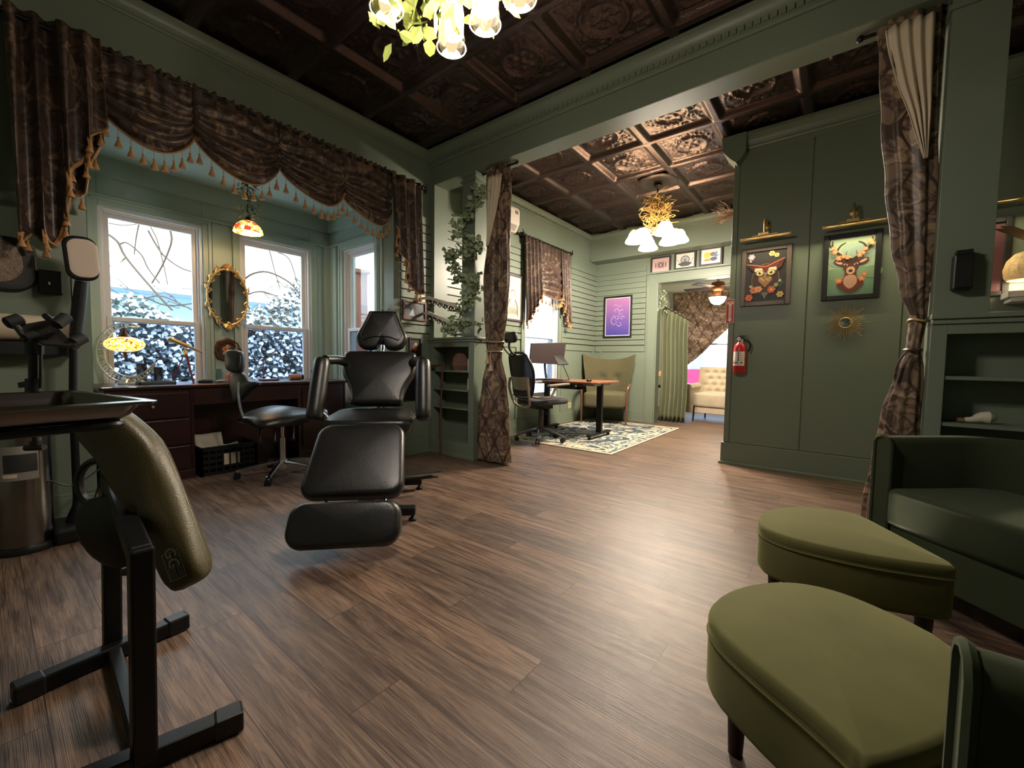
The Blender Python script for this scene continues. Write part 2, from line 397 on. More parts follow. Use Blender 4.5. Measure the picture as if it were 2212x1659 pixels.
def glass_mat(name, tint=(240, 248, 248), rough=.0, refl=.06, op=0.):
    m = bpy.data.materials.new(name); m.use_nodes = True; nt = m.node_tree; nt.nodes.clear(); L = nt.links
    o = N(nt, 'ShaderNodeOutputMaterial'); t = N(nt, 'ShaderNodeBsdfTransparent'); t.inputs[0].default_value = lin(tint)
    g = N(nt, 'ShaderNodeBsdfGlossy'); g.inputs['Roughness'].default_value = rough
    f = N(nt, 'ShaderNodeLayerWeight'); f.inputs[0].default_value = .5
    pw = N(nt, 'ShaderNodeMath', operation='POWER', i_1=4.); L.new(f.outputs['Facing'], pw.inputs[0])
    ma = N(nt, 'ShaderNodeMath', operation='MULTIPLY_ADD', i_1=.8, i_2=.04); L.new(pw.outputs[0], ma.inputs[0])
    mx = N(nt, 'ShaderNodeMixShader'); L.new(ma.outputs[0], mx.inputs[0]); L.new(t.outputs[0], mx.inputs[1]); L.new(g.outputs[0], mx.inputs[2]); L.new(mx.outputs[0], o.inputs[0])
    MATS[name] = m; return m
PANE = glass_mat('window_glass')
PANE2 = glass_mat('window_glass_screened', (206, 216, 228))
CLEARG = glass_mat('clear_glass', (225, 235, 235), .03)
# ---------------------------------------------------------------- room shell
CH = 3.17
def ceiling_mesh(x0, x1, y0, y1, n=44, px=-.97, py=4.165, T=.65):
    xs = np.arange(x0, x1+1e-6, T/n); ys = np.arange(y0, y1+1e-6, T/n)
    X, Y = np.meshgrid(xs, ys); u = ((X-px)/T) % 1-.5; v = ((Y-py)/T) % 1-.5
    m = np.maximum(abs(u), abs(v)); r = np.hypot(u, v); th = np.arctan2(v, u)
    ss = lambda a, b, t: np.clip((t-a)/(b-a), 0, 1)
    h = .040*(1-ss(.395, .455, m))                       # coffer recess
    h = h-.010*np.exp(-((m-.372)/.010)**2)-.006*np.exp(-((m-.475)/.01)**2)
    h = h-.030*np.exp(-((r-.235)/.018)**2)-.014*np.exp(-((r-.19)/.011)**2)
    inn = r < .175
    h = h-np.where(inn, .020*np.clip(np.cos(6*th), 0, 1)*np.exp(-((r-.10)/.045)**2)+.018*np.exp(-(r/.035)**2)+.006*np.clip(np.cos(6*th+pi), 0, 1)*np.exp(-((r-.13)/.02)**2), 0)
    a, b = np.abs(u), np.abs(v)
    sc = np.sin(52*u+2.6*np.sin(33*v))*np.sin(52*v+2.6*np.sin(33*u))
    orn = (r > .265) & (m < .355)
    h = h-np.where(orn, 0.016*np.clip(sc, 0, 1)+.008*np.clip(np.cos(12*th)*np.cos(60*r), 0, 1), 0)
    Z = CH+h
    nx, ny = len(xs), len(ys)
    P = np.stack([X.ravel(), Y.ravel(), Z.ravel()], 1)
    i = np.arange(nx-1)[None, :]+np.arange(ny-1)[:, None]*nx; i = i.ravel()
    F = np.stack([i, i+nx, i+nx+1, i+1], 1)
    me = bpy.data.meshes.new('ceiling'); me.from_pydata(P.tolist(), [], F.tolist()); me.materials.append(BRONZE)
    me.polygons.foreach_set('use_smooth', [True]*len(F)); me.update()
    o = bpy.data.objects.new('ceiling', me); COL.objects.link(o); return struct(o)
ceiling_mesh(-3.60, 1.42, -.20, 6.75)
m = MB(); m.box(-3.64, -1.5, CH+.06, 1.5, 7, CH+.16); m.box(-3.6, -1.5, CH, 1.42, -.19, CH+.02); struct(m.build('ceiling', BRONZE, smooth=False))
m = MB(); m.box(-4.9, -1.5, -.12, 1.5, 9.7, 0); struct(m.build('floor', FLOOR, smooth=False))

def crown(mb, p0, p1, out, h=.10, d=.06, dent=0):
    """crown moulding from p0 to p1 (at ceiling height), projecting along `out`"""
    p0, p1, out = V(p0), V(p1), V(out); L = (p1-p0).length; t = (p1-p0)/L
    prof = [(0, h), (.2*d, h), (.25*d, h*.88), (.45*d, h*.84), (.5*d, h*.62), (.62*d, h*.42), (.85*d, h*.26), (d, h*.2), (d, 0)]
    fs = []
    vs = [p0+out*a-V((0, 0, b)) for a, b in prof]+[p1+out*a-V((0, 0, b)) for a, b in prof]
    n = len(prof)
    for i in range(n-1): fs.append((i, i+1, n+i+1, n+i))
    fs += [tuple(range(n))+(), tuple(range(n, 2*n))[::-1]]
    mb.add(vs, fs)
    if dent:
        k = int(L/dent)
        for i in range(k):
            a = p0+t*(i*dent+dent*.5)+out*(.47*d)-V((0, 0, h*.73)); mb.fbox(frame(a, t, (0, 0, 1)), -dent*.33, -h*.10, -.012, dent*.33, h*.10, .012)

def planks(mb, fr, u0, u1, v0, v1, pitch=.0872, t=.022, gap=.013):
    k = int(round((v1-v0)/pitch))
    for i in range(k): mb.fbox(fr, u0, v0+i*pitch+gap, 0, u1, v0+(i+1)*pitch, t)

WX = -3.52; TW = .16
# left wall (both rooms)
m = MB(); xo = WX-TW
m.box(xo, -1.5, 0, WX, .40, CH+.05); m.box(xo, .40, 2.58, WX, 2.53, CH+.05)
m.box(xo, 2.53, 0, WX, 4.72, CH+.05); m.box(xo, 4.72, 0, WX, 5.60, .46); m.box(xo, 4.72, 2.28, WX, 5.60, CH+.05); m.box(xo, 5.60, 0, WX, 7.0, CH+.05)
fl = frame((WX, 0, 0), (0, 1, 0), (0, 0, 1))     # u = y, v = z, w = +x
planks(m, fl, 2.62, 3.0, 1.27, 2.50)
planks(m, fl, 3.20, 4.62, 1.29, 2.60); planks(m, fl, 5.70, 6.85, 1.29, 2.60)
for u0, u1 in ((3.2, 4.62), (5.7, 6.85)):
    m.fbox(fl, u0, 1.19, 0, u1, 1.285, .014); m.fbox(fl, u0, .20, 0, u0+.07, 1.19, .014); m.fbox(fl, u1-.09, .20, 0, u1, 1.19, .014)
m.fbox(fl, 2.53, 0, 0, 2.60, 2.58, .02); m.fbox(fl, .33, 0, 0, .40, 2.58, .012)
struct(m.build('wall_left', GREEN, smooth=False))
m = MB(); crown(m, (WX, -1.4, CH), (WX, 3.0, CH), (1, 0, 0), .10, .06); crown(m, (WX, 3.2, CH), (WX, 6.6, CH), (1, 0, 0), .11, .06, .035)
struct(m.build('trim_1', GREEN, ang=25))
m = MB()
for a, b_ in ((-1.4, .40), (2.53, 2.99), (3.2, 6.85)):
    m.box(WX, a, 0, WX+.018, b_, .17); m.box(WX, a, .17, WX+.012, b_, .19); m.box(WX, a, 0, WX+.03, b_, .025)
struct(m.build('baseboard_left', GREEN, smooth=False, bevel=.003))

# window holes : built as sashes in an opening
def window(name, fr, W, z0, z1, zm, deep=.10, fw_=.05, lower_dark=False):
    """fr: u across 0..W, v = z, w toward the room; opening depth `deep` behind w=0"""
    g = MB()
    def ring(mb, u0, v0, u1, v1, w0, w1, t):
        mb.fbox(fr, u0, v0, w0, u0+t, v1, w1); mb.fbox(fr, u1-t, v0, w0, u1, v1, w1); mb.fbox(fr, u0+t, v1-t, w0, u1-t, v1, w1); mb.fbox(fr, u0+t, v0, w0, u1-t, v0+t, w1)
    ring(g, 0, z0, W, z1, -deep-.03, 0, .022); ring(g, .022, z0+.022, W-.022, z1-.022, -deep-.01, -.03, .016)
    f = struct(g.build(name, WHITE, smooth=False, bevel=.003))
    i = .038
    for nm, a, b_, dw in (('upper_sash', zm-.02, z1-i, -deep*.62), ('lower_sash', z0+i, zm+.02, -deep*.35)):
        s_ = MB(); ring(s_, i, a, W-i, b_, dw-.02, dw+.012, .034); so = s_.build(nm, WHITE, f, smooth=False, bevel=.003)
        p = MB(); p.fbox(fr, i+.034, a+.034, dw-.006, W-i-.034, b_-.034, dw-.002); p.build('pane', PANE if nm == 'upper_sash' else PANE2, so, smooth=False)
    return f
def casing(mb, fr, W, z0, z1, t=.08, th=.022):
    mb.fbox(fr, -t, z0-.0, 0, 0, z1+t, th); mb.fbox(fr, W, z0, 0, W+t, z1+t, th); mb.fbox(fr, 0, z1, 0, W, z1+t, th)
    mb.fbox(fr, -t-.012, z0, 0, -t+.012, z1+t+.012, th+.012); mb.fbox(fr, W+t-.012, z0, 0, W+t+.012, z1+t+.012, th+.012); mb.fbox(fr, -t, z1+t-.012, 0, W+t, z1+t+.012, th+.012)
# bay
BX = -4.72; BZ0, BZ1 = .50, 2.20
m = MB()
for a, b_ in ((.2, .60), (1.30, 1.60), (2.30, 2.75)): m.box(BX-.15, a, 0, BX, b_, 2.75)
for a, b_ in ((.60, 1.30), (1.60, 2.30)): m.box(BX-.15, a, 0, BX, b_, BZ0); m.box(BX-.15, a, BZ1, BX, b_, 2.75)
fb = lambda y0: frame((BX, y0, 0), (0, 1, 0), (0, 0, 1))
casing(m, fb(.60), .70, BZ0, BZ1, .05); casing(m, fb(1.60), .70, BZ0, BZ1, .05)
m.box(BX, 1.375, 0, BX+.012, 1.525, 2.26); m.box(BX, 2.37, 0, BX+.018, 2.42, 2.26); m.box(BX, 2.45, 0, BX+.03, 2.53, 2.26)
m.box(BX, .40, 2.262, BX+.03, 2.53, 2.285)
struct(m.build('wall_bay_back', BAYP, smooth=False, bevel=.003))
m = MB(); m.box(BX, .25, 0, WX-.16, .40, 2.75); struct(m.build('wall_bay_left', BAYP, smooth=False))
m = MB(); wx0, wx1 = -4.42, -3.80
m.box(BX, 2.53, 0, wx0, 2.68, 2.75); m.box(wx1, 2.53, 0, WX-.16, 2.68, 2.75); m.box(wx0, 2.53, 0, wx1, 2.68, BZ0); m.box(wx0, 2.53, BZ1, wx1, 2.68, 2.75)
fbr = frame((wx0, 2.53, 0), (1, 0, 0), (0, 0, 1)); fbr2 = lambda u, v, w=0.: V((wx0+u, 2.53-w, v))
casing(m, fbr2, wx1-wx0, BZ0, BZ1, .05); m.box(BX, 2.505, 0, -4.55, 2.53, 2.26); m.box(BX, 2.50, 2.262, WX-.16, 2.53, 2.285)
m.box(-3.70, 2.515, 0, -3.68, 2.53, 2.26)
struct(m.build('wall_bay_right', BAYP, smooth=False, bevel=.003))
m = MB(); m.box(BX, .4, 2.58, WX-.16, 2.53, 2.62)
m.box(BX, .4, 2.43, BX+.04, 2.53, 2.58); m.box(BX, 2.49, 2.43, WX-.16, 2.53, 2.58); m.box(BX, .4, 2.43, WX-.16, .44, 2.58)
struct(m.build('ceiling_bay', BAYP, smooth=False))
window('window_1', fb(.60), .70, BZ0, BZ1, 1.30)
window('window_2', fb(1.60), .70, BZ0, BZ1, 1.31)
window('window_3', fbr2, wx1-wx0, BZ0, BZ1, 1.32)
window('window_4', frame((WX, 4.72, 0), (0, 1, 0), (0, 0, 1)), .88, .46, 2.28, 1.36, deep=.14)
m = MB(); casing(m, frame((WX, 4.72, 0), (0, 1, 0), (0, 0, 1)), .88, .40, 2.28, .09); m.fbox(fl, 4.60, .40, 0, 5.72, .455, .06); struct(m.build('trim_2', GREEN, smooth=False, bevel=.003))

# header beam with dentil crown, columns and stubs
m = MB(); m.box(WX, 3.0, 2.835, 1.4, 3.19, CH+.04)
m.box(WX, 2.995, 2.835, 1.4, 3.0, 2.85)
struct(m.build('trim_3', GREEN, smooth=False, bevel=.003))
m = MB(); crown(m, (WX, 3.0, CH), (1.4, 3.0, CH), (0, -1, 0), .15, .075, .043); struct(m.build('trim_4', GREEN, ang=25))
def column(n_, x0, x1, y0, y1, z0=1.24):
    m = MB(); m.box(x0, y0, z0, x1, y1, 2.84)
    m.box(x0-.015, y0-.015, 2.74, x1+.015, y1+.015, 2.765); m.box(x0-.01, y0-.01, 2.80, x1+.01, y1+.01, 2.835)
    for i in range(3):
        m.box(x1, y0+.03+i*.05, 2.60-.04*(i % 2), x1+.003, y0+.045+i*.05, 2.72)
    struct(m.build(n_, GREEN, smooth=False, bevel=.002))
column('trim_5', -3.025, -2.85, 3.0, 3.19); column('trim_6', .35, .545, 3.0, 3.19)
m = MB(); m.box(WX, 3.0, 1.24, -3.44, 3.19, 2.84); struct(m.build('trim_7', GREEN, smooth=False))
m = MB(); m.box(1.0, 3.0, 1.26, 1.4, 3.19, 2.84); struct(m.build('trim_8', GREEN, smooth=False))

def bookcase(name, label, x0, x1, zt, shelves, y0=3.0, y1=3.20):
    t = thing(name, label, 'bookcase', ((x0+x1)/2, (y0+y1)/2, 0))
    m = MB(); s = .075
    m.box(x0, y1-.012, 0, x1, y1, zt-.05); m.box(x0, y0, 0, x0+.06, y1-.012, zt-.05); m.box(x1-s, y0, 0, x1, y1-.012, zt-.05)
    m.box(x0+.06, y0, 0, x1-s, y0+.02, .145); m.box(x0+.06, y0, zt-.10, x1-s, y0+.02, zt-.05)
    m.box(x0, y0-.012, 0, x1+.012, y0, .03)
    m.build('carcass', GREEN, t, smooth=False, bevel=.002)
    m = MB(); m.box(x0-.005, y0-.025, zt-.025, x1+.03, y1+.02, zt); m.box(x0, y0-.012, zt-.05, x1+.015, y1+.01, zt-.025); m.build('top', GREEN, t, smooth=False, bevel=.004)
    m = MB(); m.box(x0+.06, y0+.02, .12, x1-s, y1-.012, .145); m.build('shelf', GREEN, t, smooth=False)
    for z in shelves:
        m = MB(); m.box(x0+.06, y0+.008, z-.018, x1-s, y1-.012, z); m.build('shelf', GREEN, t, smooth=False)
    return t
bookcase('built_in_bookcase', 'green built-in bookcase below the left column with stone on top shelf', WX+.002, -2.85, 1.235, (.895, .70, .51))
bookcase('built_in_bookcase', 'shadowy green built-in bookcase behind the green armchair at right', .35, 1.395, 1.265, (.955, .72, .45))

# partition with pictures
PX, PY = -.90, 4.60
m = MB(); m.box(PX, PY, 0, 1.4, PY+.14, CH+.04)
for a, b_ in ((-.845, -.275), (-.265, .36), (.37, 1.0), (1.01, 1.4)): m.box(a, PY-.012, .22, b_, PY, 3.0)
m.box(PX, PY-.012, .22, -.853, PY, 3.0); m.box(PX, PY-.014, 3.0, 1.4, PY, 3.06)
struct(m.build('wall_partition', GREEN, smooth=False, bevel=.002))
m = MB(); m.box(PX-.02, PY-.02, 0, 1.4, PY, .215); m.box(PX-.035, PY-.035, 0, 1.4, PY, .025); m.box(PX-.02, PY, 0, PX, PY+.15, .215); struct(m.build('baseboard_partition', GREEN, smooth=False, bevel=.003))
m = MB(); crown(m, (PX-.0, PY-.012, CH), (1.4, PY-.012, CH), (0, -1, 0), .13, .09); m.prism([(-1.0, 3.165), (-.79, 3.165), (-.79, 3.0), (-.825, 2.94), (-.87, 2.905), (-.92, 2.95), (-.985, 3.03)], 4.475, 4.74, lambda u, v, w: (u, w, v)); struct(m.build('trim_9', GREEN, ang=25))

# far wall of the second room with doorway
FY = 6.87; DX0, DX1, DZ = -2.42, -1.25, 2.32
m = MB(); m.box(-3.6, FY, 0, DX0, FY+.12, CH); m.box(DX1, FY, 0, 1.5, FY+.12, CH); m.box(DX0, FY, DZ, DX1, FY+.12, CH)
ff = lambda u, v, w=0.: V((u, FY-w, v))
planks(m, ff, -3.50, -2.60, 1.29, 2.60); m.fbox(ff, -3.5, 1.19, 0, -2.60, 1.285, .014); m.fbox(ff, -3.42, .2, 0, -3.38, 1.19, .012)
m.box(-3.55, 6.61, 2.77, 1.4, FY, CH+.04)
struct(m.build('wall_far', GREEN, smooth=False))
m = MB(); m.box(-3.5, FY-.018, 0, DX0-.16, FY, .17); m.box(-3.5, FY-.03, 0, DX0-.16, FY, .025); m.box(-3.5, FY-.012, .17, DX0-.16, FY, .19); struct(m.build('baseboard_far', GREEN, smooth=False, bevel=.003))
m = MB(); crown(m, (-3.55, 6.61, CH), (1.4, 6.61, CH), (0, -1, 0), .11, .05); m.box(-3.5, 6.595, 2.755, 1.4, 6.66, 2.79); m.box(-3.5, 6.60, 2.735, 1.4, 6.87, 2.768); struct(m.build('trim_10', GREEN, ang=25))
m = MB()
for a in (DX0-.16, DX1): m.fbox(ff, a, 0, 0, a+.16, DZ+.13, .02); m.fbox(ff, a, 0, 0, a+.02, DZ+.13, .034); m.fbox(ff, a+.14, 0, 0, a+.16, DZ+.13, .028)
m.fbox(ff, DX0-.02, DZ, 0, DX1+.02, DZ+.125, .0215); m.fbox(ff, DX0-.17, DZ+.13, 0, DX1+.17, DZ+.16, .045)
m.box(DX0, FY-.022, 0, DX0+.02, FY+.14, DZ-.02); m.box(DX0, FY-.022, DZ-.02, DX1, FY+.14, DZ)
struct(m.build('door_1', GREEN, smooth=False, bevel=.003))
# unseen sides that close the rooms
m = MB(); m.box(1.4, -1.5, 0, 1.5, 7.0, CH+.04); struct(m.build('wall_right', GREEN, smooth=False))
m = MB(); m.box(-3.6, -1.5, 0, 1.5, -1.4, CH+.04); struct(m.build('wall_back', GREEN, smooth=False))
# foyer
FOY = mat('foyer_wall', (196, 198, 186), .6)
m = MB(); m.box(-3.7, FY+.12, 0, -3.6, 9.7, 2.75); m.box(-.9, FY+.12, 0, -.8, 9.7, 2.75); m.box(-3.7, 9.6, 0, -2.75, 9.72, 2.75); m.box(-1.25, 9.6, 0, -.8, 9.72, 2.75); m.box(-2.75, 9.6, 0, -1.25, 9.72, .35); m.box(-2.75, 9.6, 2.2, -1.25, 9.72, 2.75)
struct(m.build('wall_foyer', FOY, smooth=False))
m = MB(); m.box(-3.7, FY+.12, 2.75, -.8, 9.72, 2.8); struct(m.build('ceiling_foyer', FOY, smooth=False))
window('window_5', lambda u, v, w=0.: V((-2.75+u, 9.6-w, v)), 1.5, .35, 2.2, 1.42)

# portals help daylight find the openings
portal('portal', (BX-.16, .95, 1.35), (0, -pi/2, 0), 1.7, .70); portal('portal', (BX-.16, 1.95, 1.35), (0, -pi/2, 0), 1.7, .70)
portal('portal', (-4.11, 2.69, 1.35), (-pi/2, 0, 0), .62, 1.7); portal('portal', (WX-.17, 5.16, 1.37), (0, -pi/2, 0), 1.82, .88)
portal('portal', (-2.0, 9.73, 1.28), (-pi/2, 0, 0), 1.5, 1.85)
# ---------------------------------------------------------------- swag valances
def tassel(mb, p, h=.065, r=.013, drop=.045):
    x, y, z = p
    mb.cyl((x, y, z), (x, y, z-drop), .0015, n=4)
    mb.lathe([(.0, 0), (.006, -.003), (.007, -.010), (.004, -.014), (.009, -.03), (r, -h*.85), (r*1.05, -h), (0, -h)], (x, y, z-drop), 9, sx=1, sy=1)
def swag(parent, X0, y0, y1, zt, zs, zm, name='swag', tass=11, folds=5, fl=0., mid=.5):
    """draped swag between y0 and y1; sides end at zs, lowest point zm"""
    def drop(u):
        k = (u/mid*.5 if u < mid else .5+(u-mid)/(1-mid)*.5)
        return (zt-zs)+(zs-zm)*sin(pi*k)**.8
    def fn(u, v):
        s = sin(pi*u); d = drop(u)
        w_ = v-.30*(1-s)*(1-v); k_ = max(0, min(1, (v-.12)*2.5))
        x = X0+.025+.085*s*v**1.3+.030*sin(2*pi*(folds*(w_**1.1 if w_ > 0 else 0)+fl))*k_*(.30+.70*s)+.008*sin(u*37+fl*9)*(1-v)+.012*sin(u*90)*max(0, 1-v*9)
        ins = .035*v*(1-abs(2*u-1))*0
        return V((x, y0+(y1-y0)*u, zt-d*v+.010*sin(u*61)*(1-min(1, v*8))))
    m = MB(); m.grid(fn, 34, 44); o = m.build(name, DAM, parent, solid=.004, ang=80)
    e = [fn(i/24, 1.)+V((.004, 0, 0)) for i in range(25)]
    m = MB(); m.tube(e, .010, 6, sq=.5); m.build('fringe_band', GOLDFR, o)
    for i in range(tass):
        u = (i+.5)/tass; p = fn(u, 1.)
        m = MB(); tassel(m, p, .062+.008*R(), .0185); m.build('tassel', GOLDFR, parent)
    return o
def jabot(parent, X0, y0, y1, zt, zb, pl=5, depth=.035, tass=10, rev=False, name='jabot'):
    """pleated tail; zb(u) gives the bottom height across its width"""
    def fn(u, v):
        z1 = zb(u); t = v
        zig = depth*(.55+.45*t)*sin(2*pi*pl*u+(.4 if rev else 0))
        yy = y0+(y1-y0)*u+.018*cos(2*pi*pl*u)*t
        return V((X0+.03+.03*t+zig, yy, zt-(zt-z1)*v))
    m = MB(); m.grid(fn, pl*14, 24); o = m.build(name, DAM, parent, solid=.004, ang=80)
    e = [fn(i/(pl*8), 1.) for i in range(pl*8+1)]
    m = MB(); m.tube(e, .011, 6, sq=.5); m.build('fringe_band', GOLDFR, o)
    for i in range(tass):
        u = (i+.5)/tass; p = fn(u, 1.)
        m = MB(); tassel(m, p, .06, .016, .015); m.build('tassel', GOLDFR, parent)
    return o
def rod(name, label, X0, y0, y1, z, grp=None):
    t = thing(name, label, 'curtain rod', (X0, (y0+y1)/2, z-.02), group=grp)
    m = MB(); m.cyl((X0, y0, z), (X0, y1, z), .012); m.build('pole', BLACKM, t)
    for y, s in ((y0, -1), (y1, 1)):
        m = MB(); m.ball((X0, y+s*.02, z), .022); m.lathe([(.012, 0), (.02, .02), (.026, .045), (.012, .06), (0, .075)], (X0, y+s*.02, z), 10, (0, s, 0))
        m.tube([(X0, y+s*.03, z), (X0+.02, y+s*.06, z+.03), (X0+.005, y+s*.07, z+.055)], .006, 6, k=3); m.tube([(X0, y+s*.03, z), (X0-.02, y+s*.07, z+.02), (X0-.02, y+s*.085, z-.02)], .006, 6, k=3)
        m.build('finial', BLACKM, t)
        m = MB(); m.cyl((WX, y+s*.005, z-.01), (X0, y+s*.005, z-.01), .007); m.cyl((WX, y+s*.005, z-.01), (WX+.008, y+s*.005, z-.01), .025); m.build('bracket', BLACKM, t)
    return t
rod('curtain_rod', 'long black curtain rod with leafy finial above the bay window', -3.42, .06, 2.80, 2.745)
va = thing('swag_valance', 'brown damask swag valance with gold tassels across the bay window', 'valance', (-3.42, 1.45, 2.22))
jabot(va, -3.45, .12, .455, 2.79, lambda u: 1.60+.08*u+.55*max(0, u-.45)/.55*.95+.03*sin(u*40), 4, .045, 9)
jabot(va, -3.41, .30, .47, 2.79, lambda u: 2.30-.42*(1-u)**1.2, 2, .03, 5, name='jabot')
for a, b_, zs0, zm, md, f in ((.455, .905, 2.42, 2.235, .52, .1), (.905, 1.447, 2.44, 2.225, .55, .6), (1.447, 1.965, 2.41, 2.225, .57, .3), (1.965, 2.45, 2.37, 2.215, .62, .8)):
    swag(va, -3.44, a, b_, 2.78, zs0, zm, mid=md, fl=f, tass=9)
jabot(va, -3.43, 2.44, 2.78, 2.77, lambda u: 2.26-.60*min(1, u*1.45)+.06*max(0, u-.8), 3, .042, 11, True)
rod('curtain_rod', 'short black curtain rod with finial by the air conditioner', -3.44, 4.60, 5.78, 2.71)
vb = thing('swag_valance', 'brown damask valance with gold tassels on the window behind the desk', 'valance', (-3.44, 5.2, 1.9))
jabot(vb, -3.47, 4.60, 5.03, 2.72, lambda u: 1.50+.50*u**1.2, 5, .03, 9)
swag(vb, -3.46, 4.98, 5.56, 2.70, 1.98, 1.91, tass=9, folds=5)
jabot(vb, -3.46, 5.50, 5.80, 2.70, lambda u: 2.02-.42*min(1, u*1.3), 4, .03, 13, True)

# ---------------------------------------------------------------- gold mirror between the bay windows
def oval_mirror():
    cy, cz, ry, rz = 1.482, 1.575, .165, .262; X0 = BX+.035
    t = thing('oval_mirror', 'gilded oval scrollwork mirror hanging between the two bay windows', 'mirror', (X0, cy, cz-rz))
    m = MB(); m.lathe([(0, .004), (1, .004)], (X0, cy, cz), 40, (1, 0, 0), 1, 1)
    m.v = [(x, cy+(y-cy)*ry, cz+(z-cz)*rz) for x, y, z in m.v]; m.build('mirror_glass', mat('mirror', (170, 172, 172), .03, 1.), t)
    P = [(X0+.008, cy+cos(a)*(ry+.004), cz+sin(a)*(rz+.004)) for a in [2*pi*i/48 for i in range(48)]]
    m = MB(); m.tube(P, .010, 8, closed=True)
    def scroll(a, sgn, sz, inner):
        c = V((0, cos(a)*ry, sin(a)*rz)); nrm = V((0, cos(a)/ry, sin(a)/rz)).normalized(); tg = V((0, -nrm.z, nrm.y))*sgn
        if inner: nrm = -nrm
        pts = [V((X0+.012, cy, cz))+c+tg*(sz*x)+nrm*(sz*y) for x, y in ((-1., 0), (-.5, .35), (.1, .75), (.55, .70), (.62, .3), (.35, .15), (.2, .35))]
        m.tube(pts, [sz*.10, sz*.2, sz*.22, sz*.16, sz*.12, sz*.1, sz*.14], 6, k=3)
    for i in range(16):
        a = pi/16+i*pi/8
        if abs(cos(a)) < .25: continue
        s = 1 if (sin(a) > 0) == (cos(a) > 0) else -1
        scroll(a, s, .032, True); scroll(a+.1*s, s, .034, False)
    for i in range(8):
        a = i*pi/4+.35
        c = V((X0+.01, cy+cos(a)*(ry+.01), cz+sin(a)*(rz+.01))); nrm = V((0, cos(a), sin(a)))
        m.tube([c, c+nrm*.02+V((0, -sin(a), cos(a)))*.01, c+nrm*.045+V((0, -sin(a), cos(a)))*.022], [.008, .007, .001], 6, k=2)
    for zz, s in ((cz+rz+.01, 1), (cz-rz-.0, -1)):
        for k in range(7):
            a = pi/2*s+(k-3)*.36; m.tube([(X0+.014, cy, zz-.01*s), (X0+.02, cy+cos(a)*.05, zz-.01*s+sin(a)*.055)], [.006, .011], 6)
        m.ball((X0+.016, cy, zz-.012*s), (.012, .02, .018))
    m.tube([(X0+.012, cy-.03, cz-rz-.03), (X0+.014, cy, cz-rz-.055), (X0+.012, cy+.03, cz-rz-.03)], [.004, .012, .004], 6, k=2)
    m.build('frame', GOLD, t)
oval_mirror()
t = thing('round_picture_frame', 'small round ornate brown frame with floral picture below the gold mirror', 'picture frame', (BX+.03, 1.475, .96))
m = MB(); m.lathe([(.112, 0), (.116, .012), (.10, .022), (.085, .016), (.078, .024), (.07, .012), (.066, .010)], (BX+.015, 1.475, 1.066), 40, (1, 0, 0), star=.05, stn=8); m.build('frame', mat('carved_brown', (84, 56, 42), .45, .2, bump=(90, .4)), t)
a_ = Art(lambda u, v, w=0.: V((BX+.026+w, 1.475+u, 1.066+v)))
a_.ell(0, 0, .068, .068, (58, 50, 36)); [a_.flower(*q) for q in ((-.02, .01, .028, (206, 128, 70), (150, 70, 40)), (.025, -.012, .024, (214, 150, 90), (160, 80, 50)), (0, .036, .018, (220, 180, 110), (150, 90, 40)), (-.028, -.03, .016, (196, 190, 160), (120, 100, 60)), (.02, .03, .012, (180, 80, 60), (90, 40, 30)))]
a_.build('picture', t)

# ---------------------------------------------------------------- stained glass pendant in the bay
def leaf(mb, p, d, up, L, W, fold=.25):
    p = V(p); d = V(d).normalized(); s = d.cross(V(up))
    s = s.normalized() if s.length > 1e-4 else V((1, 0, 0)); n_ = s.cross(d)
    a = p; b1 = p+d*L*.35+s*W/2+n_*fold*W; b2 = p+d*L*.35-s*W/2+n_*fold*W; c1 = p+d*L*.75+s*W*.38+n_*fold*W*.7; c2 = p+d*L*.75-s*W*.38+n_*fold*W*.7; e = p+d*L; md = p+d*L*.4; md2 = p+d*L*.75
    mb.add([a, b1, c1, e, c2, b2, md, md2], [(0, 6, 1), (1, 6, 7, 2), (2, 7, 3), (0, 5, 6), (5, 4, 7, 6), (4, 3, 7)])
def rdir(): 
    v = V((ru(-1, 1), ru(-1, 1), ru(-1, 1))); return v.normalized() if v.length > .01 else V((0, 0, 1))
def stained():
    m, nt, n, L, b = nodes('stained_glass')
    tc = N(nt, 'ShaderNodeTexCoord'); vo = N(nt, 'ShaderNodeTexVoronoi', feature='F1'); vo.inputs['Scale'].default_value = 26; L.new(tc.outputs['Object'], vo.inputs['Vector'])
    vd = N(nt, 'ShaderNodeTexVoronoi', feature='DISTANCE_TO_EDGE'); vd.inputs['Scale'].default_value = 26; L.new(tc.outputs['Object'], vd.inputs['Vector'])
    sp = N(nt, 'ShaderNodeSeparateColor'); L.new(vo.outputs['Color'], sp.inputs[0])
    r = ramp(nt, [(0, lin((250, 190, 90))), (.35, lin((255, 214, 130))), (.6, lin((240, 140, 60))), (.8, lin((200, 60, 30))), (.9, lin((255, 230, 170)))], 'CONSTANT'); L.new(sp.outputs[0], r.inputs[0])
    g = N(nt, 'ShaderNodeMath', operation='GREATER_THAN', i_1=.03); L.new(vd.outputs['Distance'], g.inputs[0])
    mx = N(nt, 'ShaderNodeMix', data_type='RGBA'); L.new(g.outputs[0], mx.inputs[0]); mx.inputs[6].default_value = (.01, .006, .004, 1); L.new(r.outputs[0], mx.inputs[7])
    L.new(mx.outputs[2], b.inputs['Base Color']); L.new(mx.outputs[2], b.inputs['Emission Color']); b.inputs['Emission Strength'].default_value = 1.7; b.inputs['Roughness'].default_value = .25
    return m
STAIN = stained()
BULB = glow('bulb_glow', (255, 222, 176), 14)
pc = (-4.13, 1.475)
t = thing('pendant_lamp', 'stained glass pendant lamp hanging in the bay on a vine-wrapped chain', 'lamp', (pc[0], pc[1], 2.07))
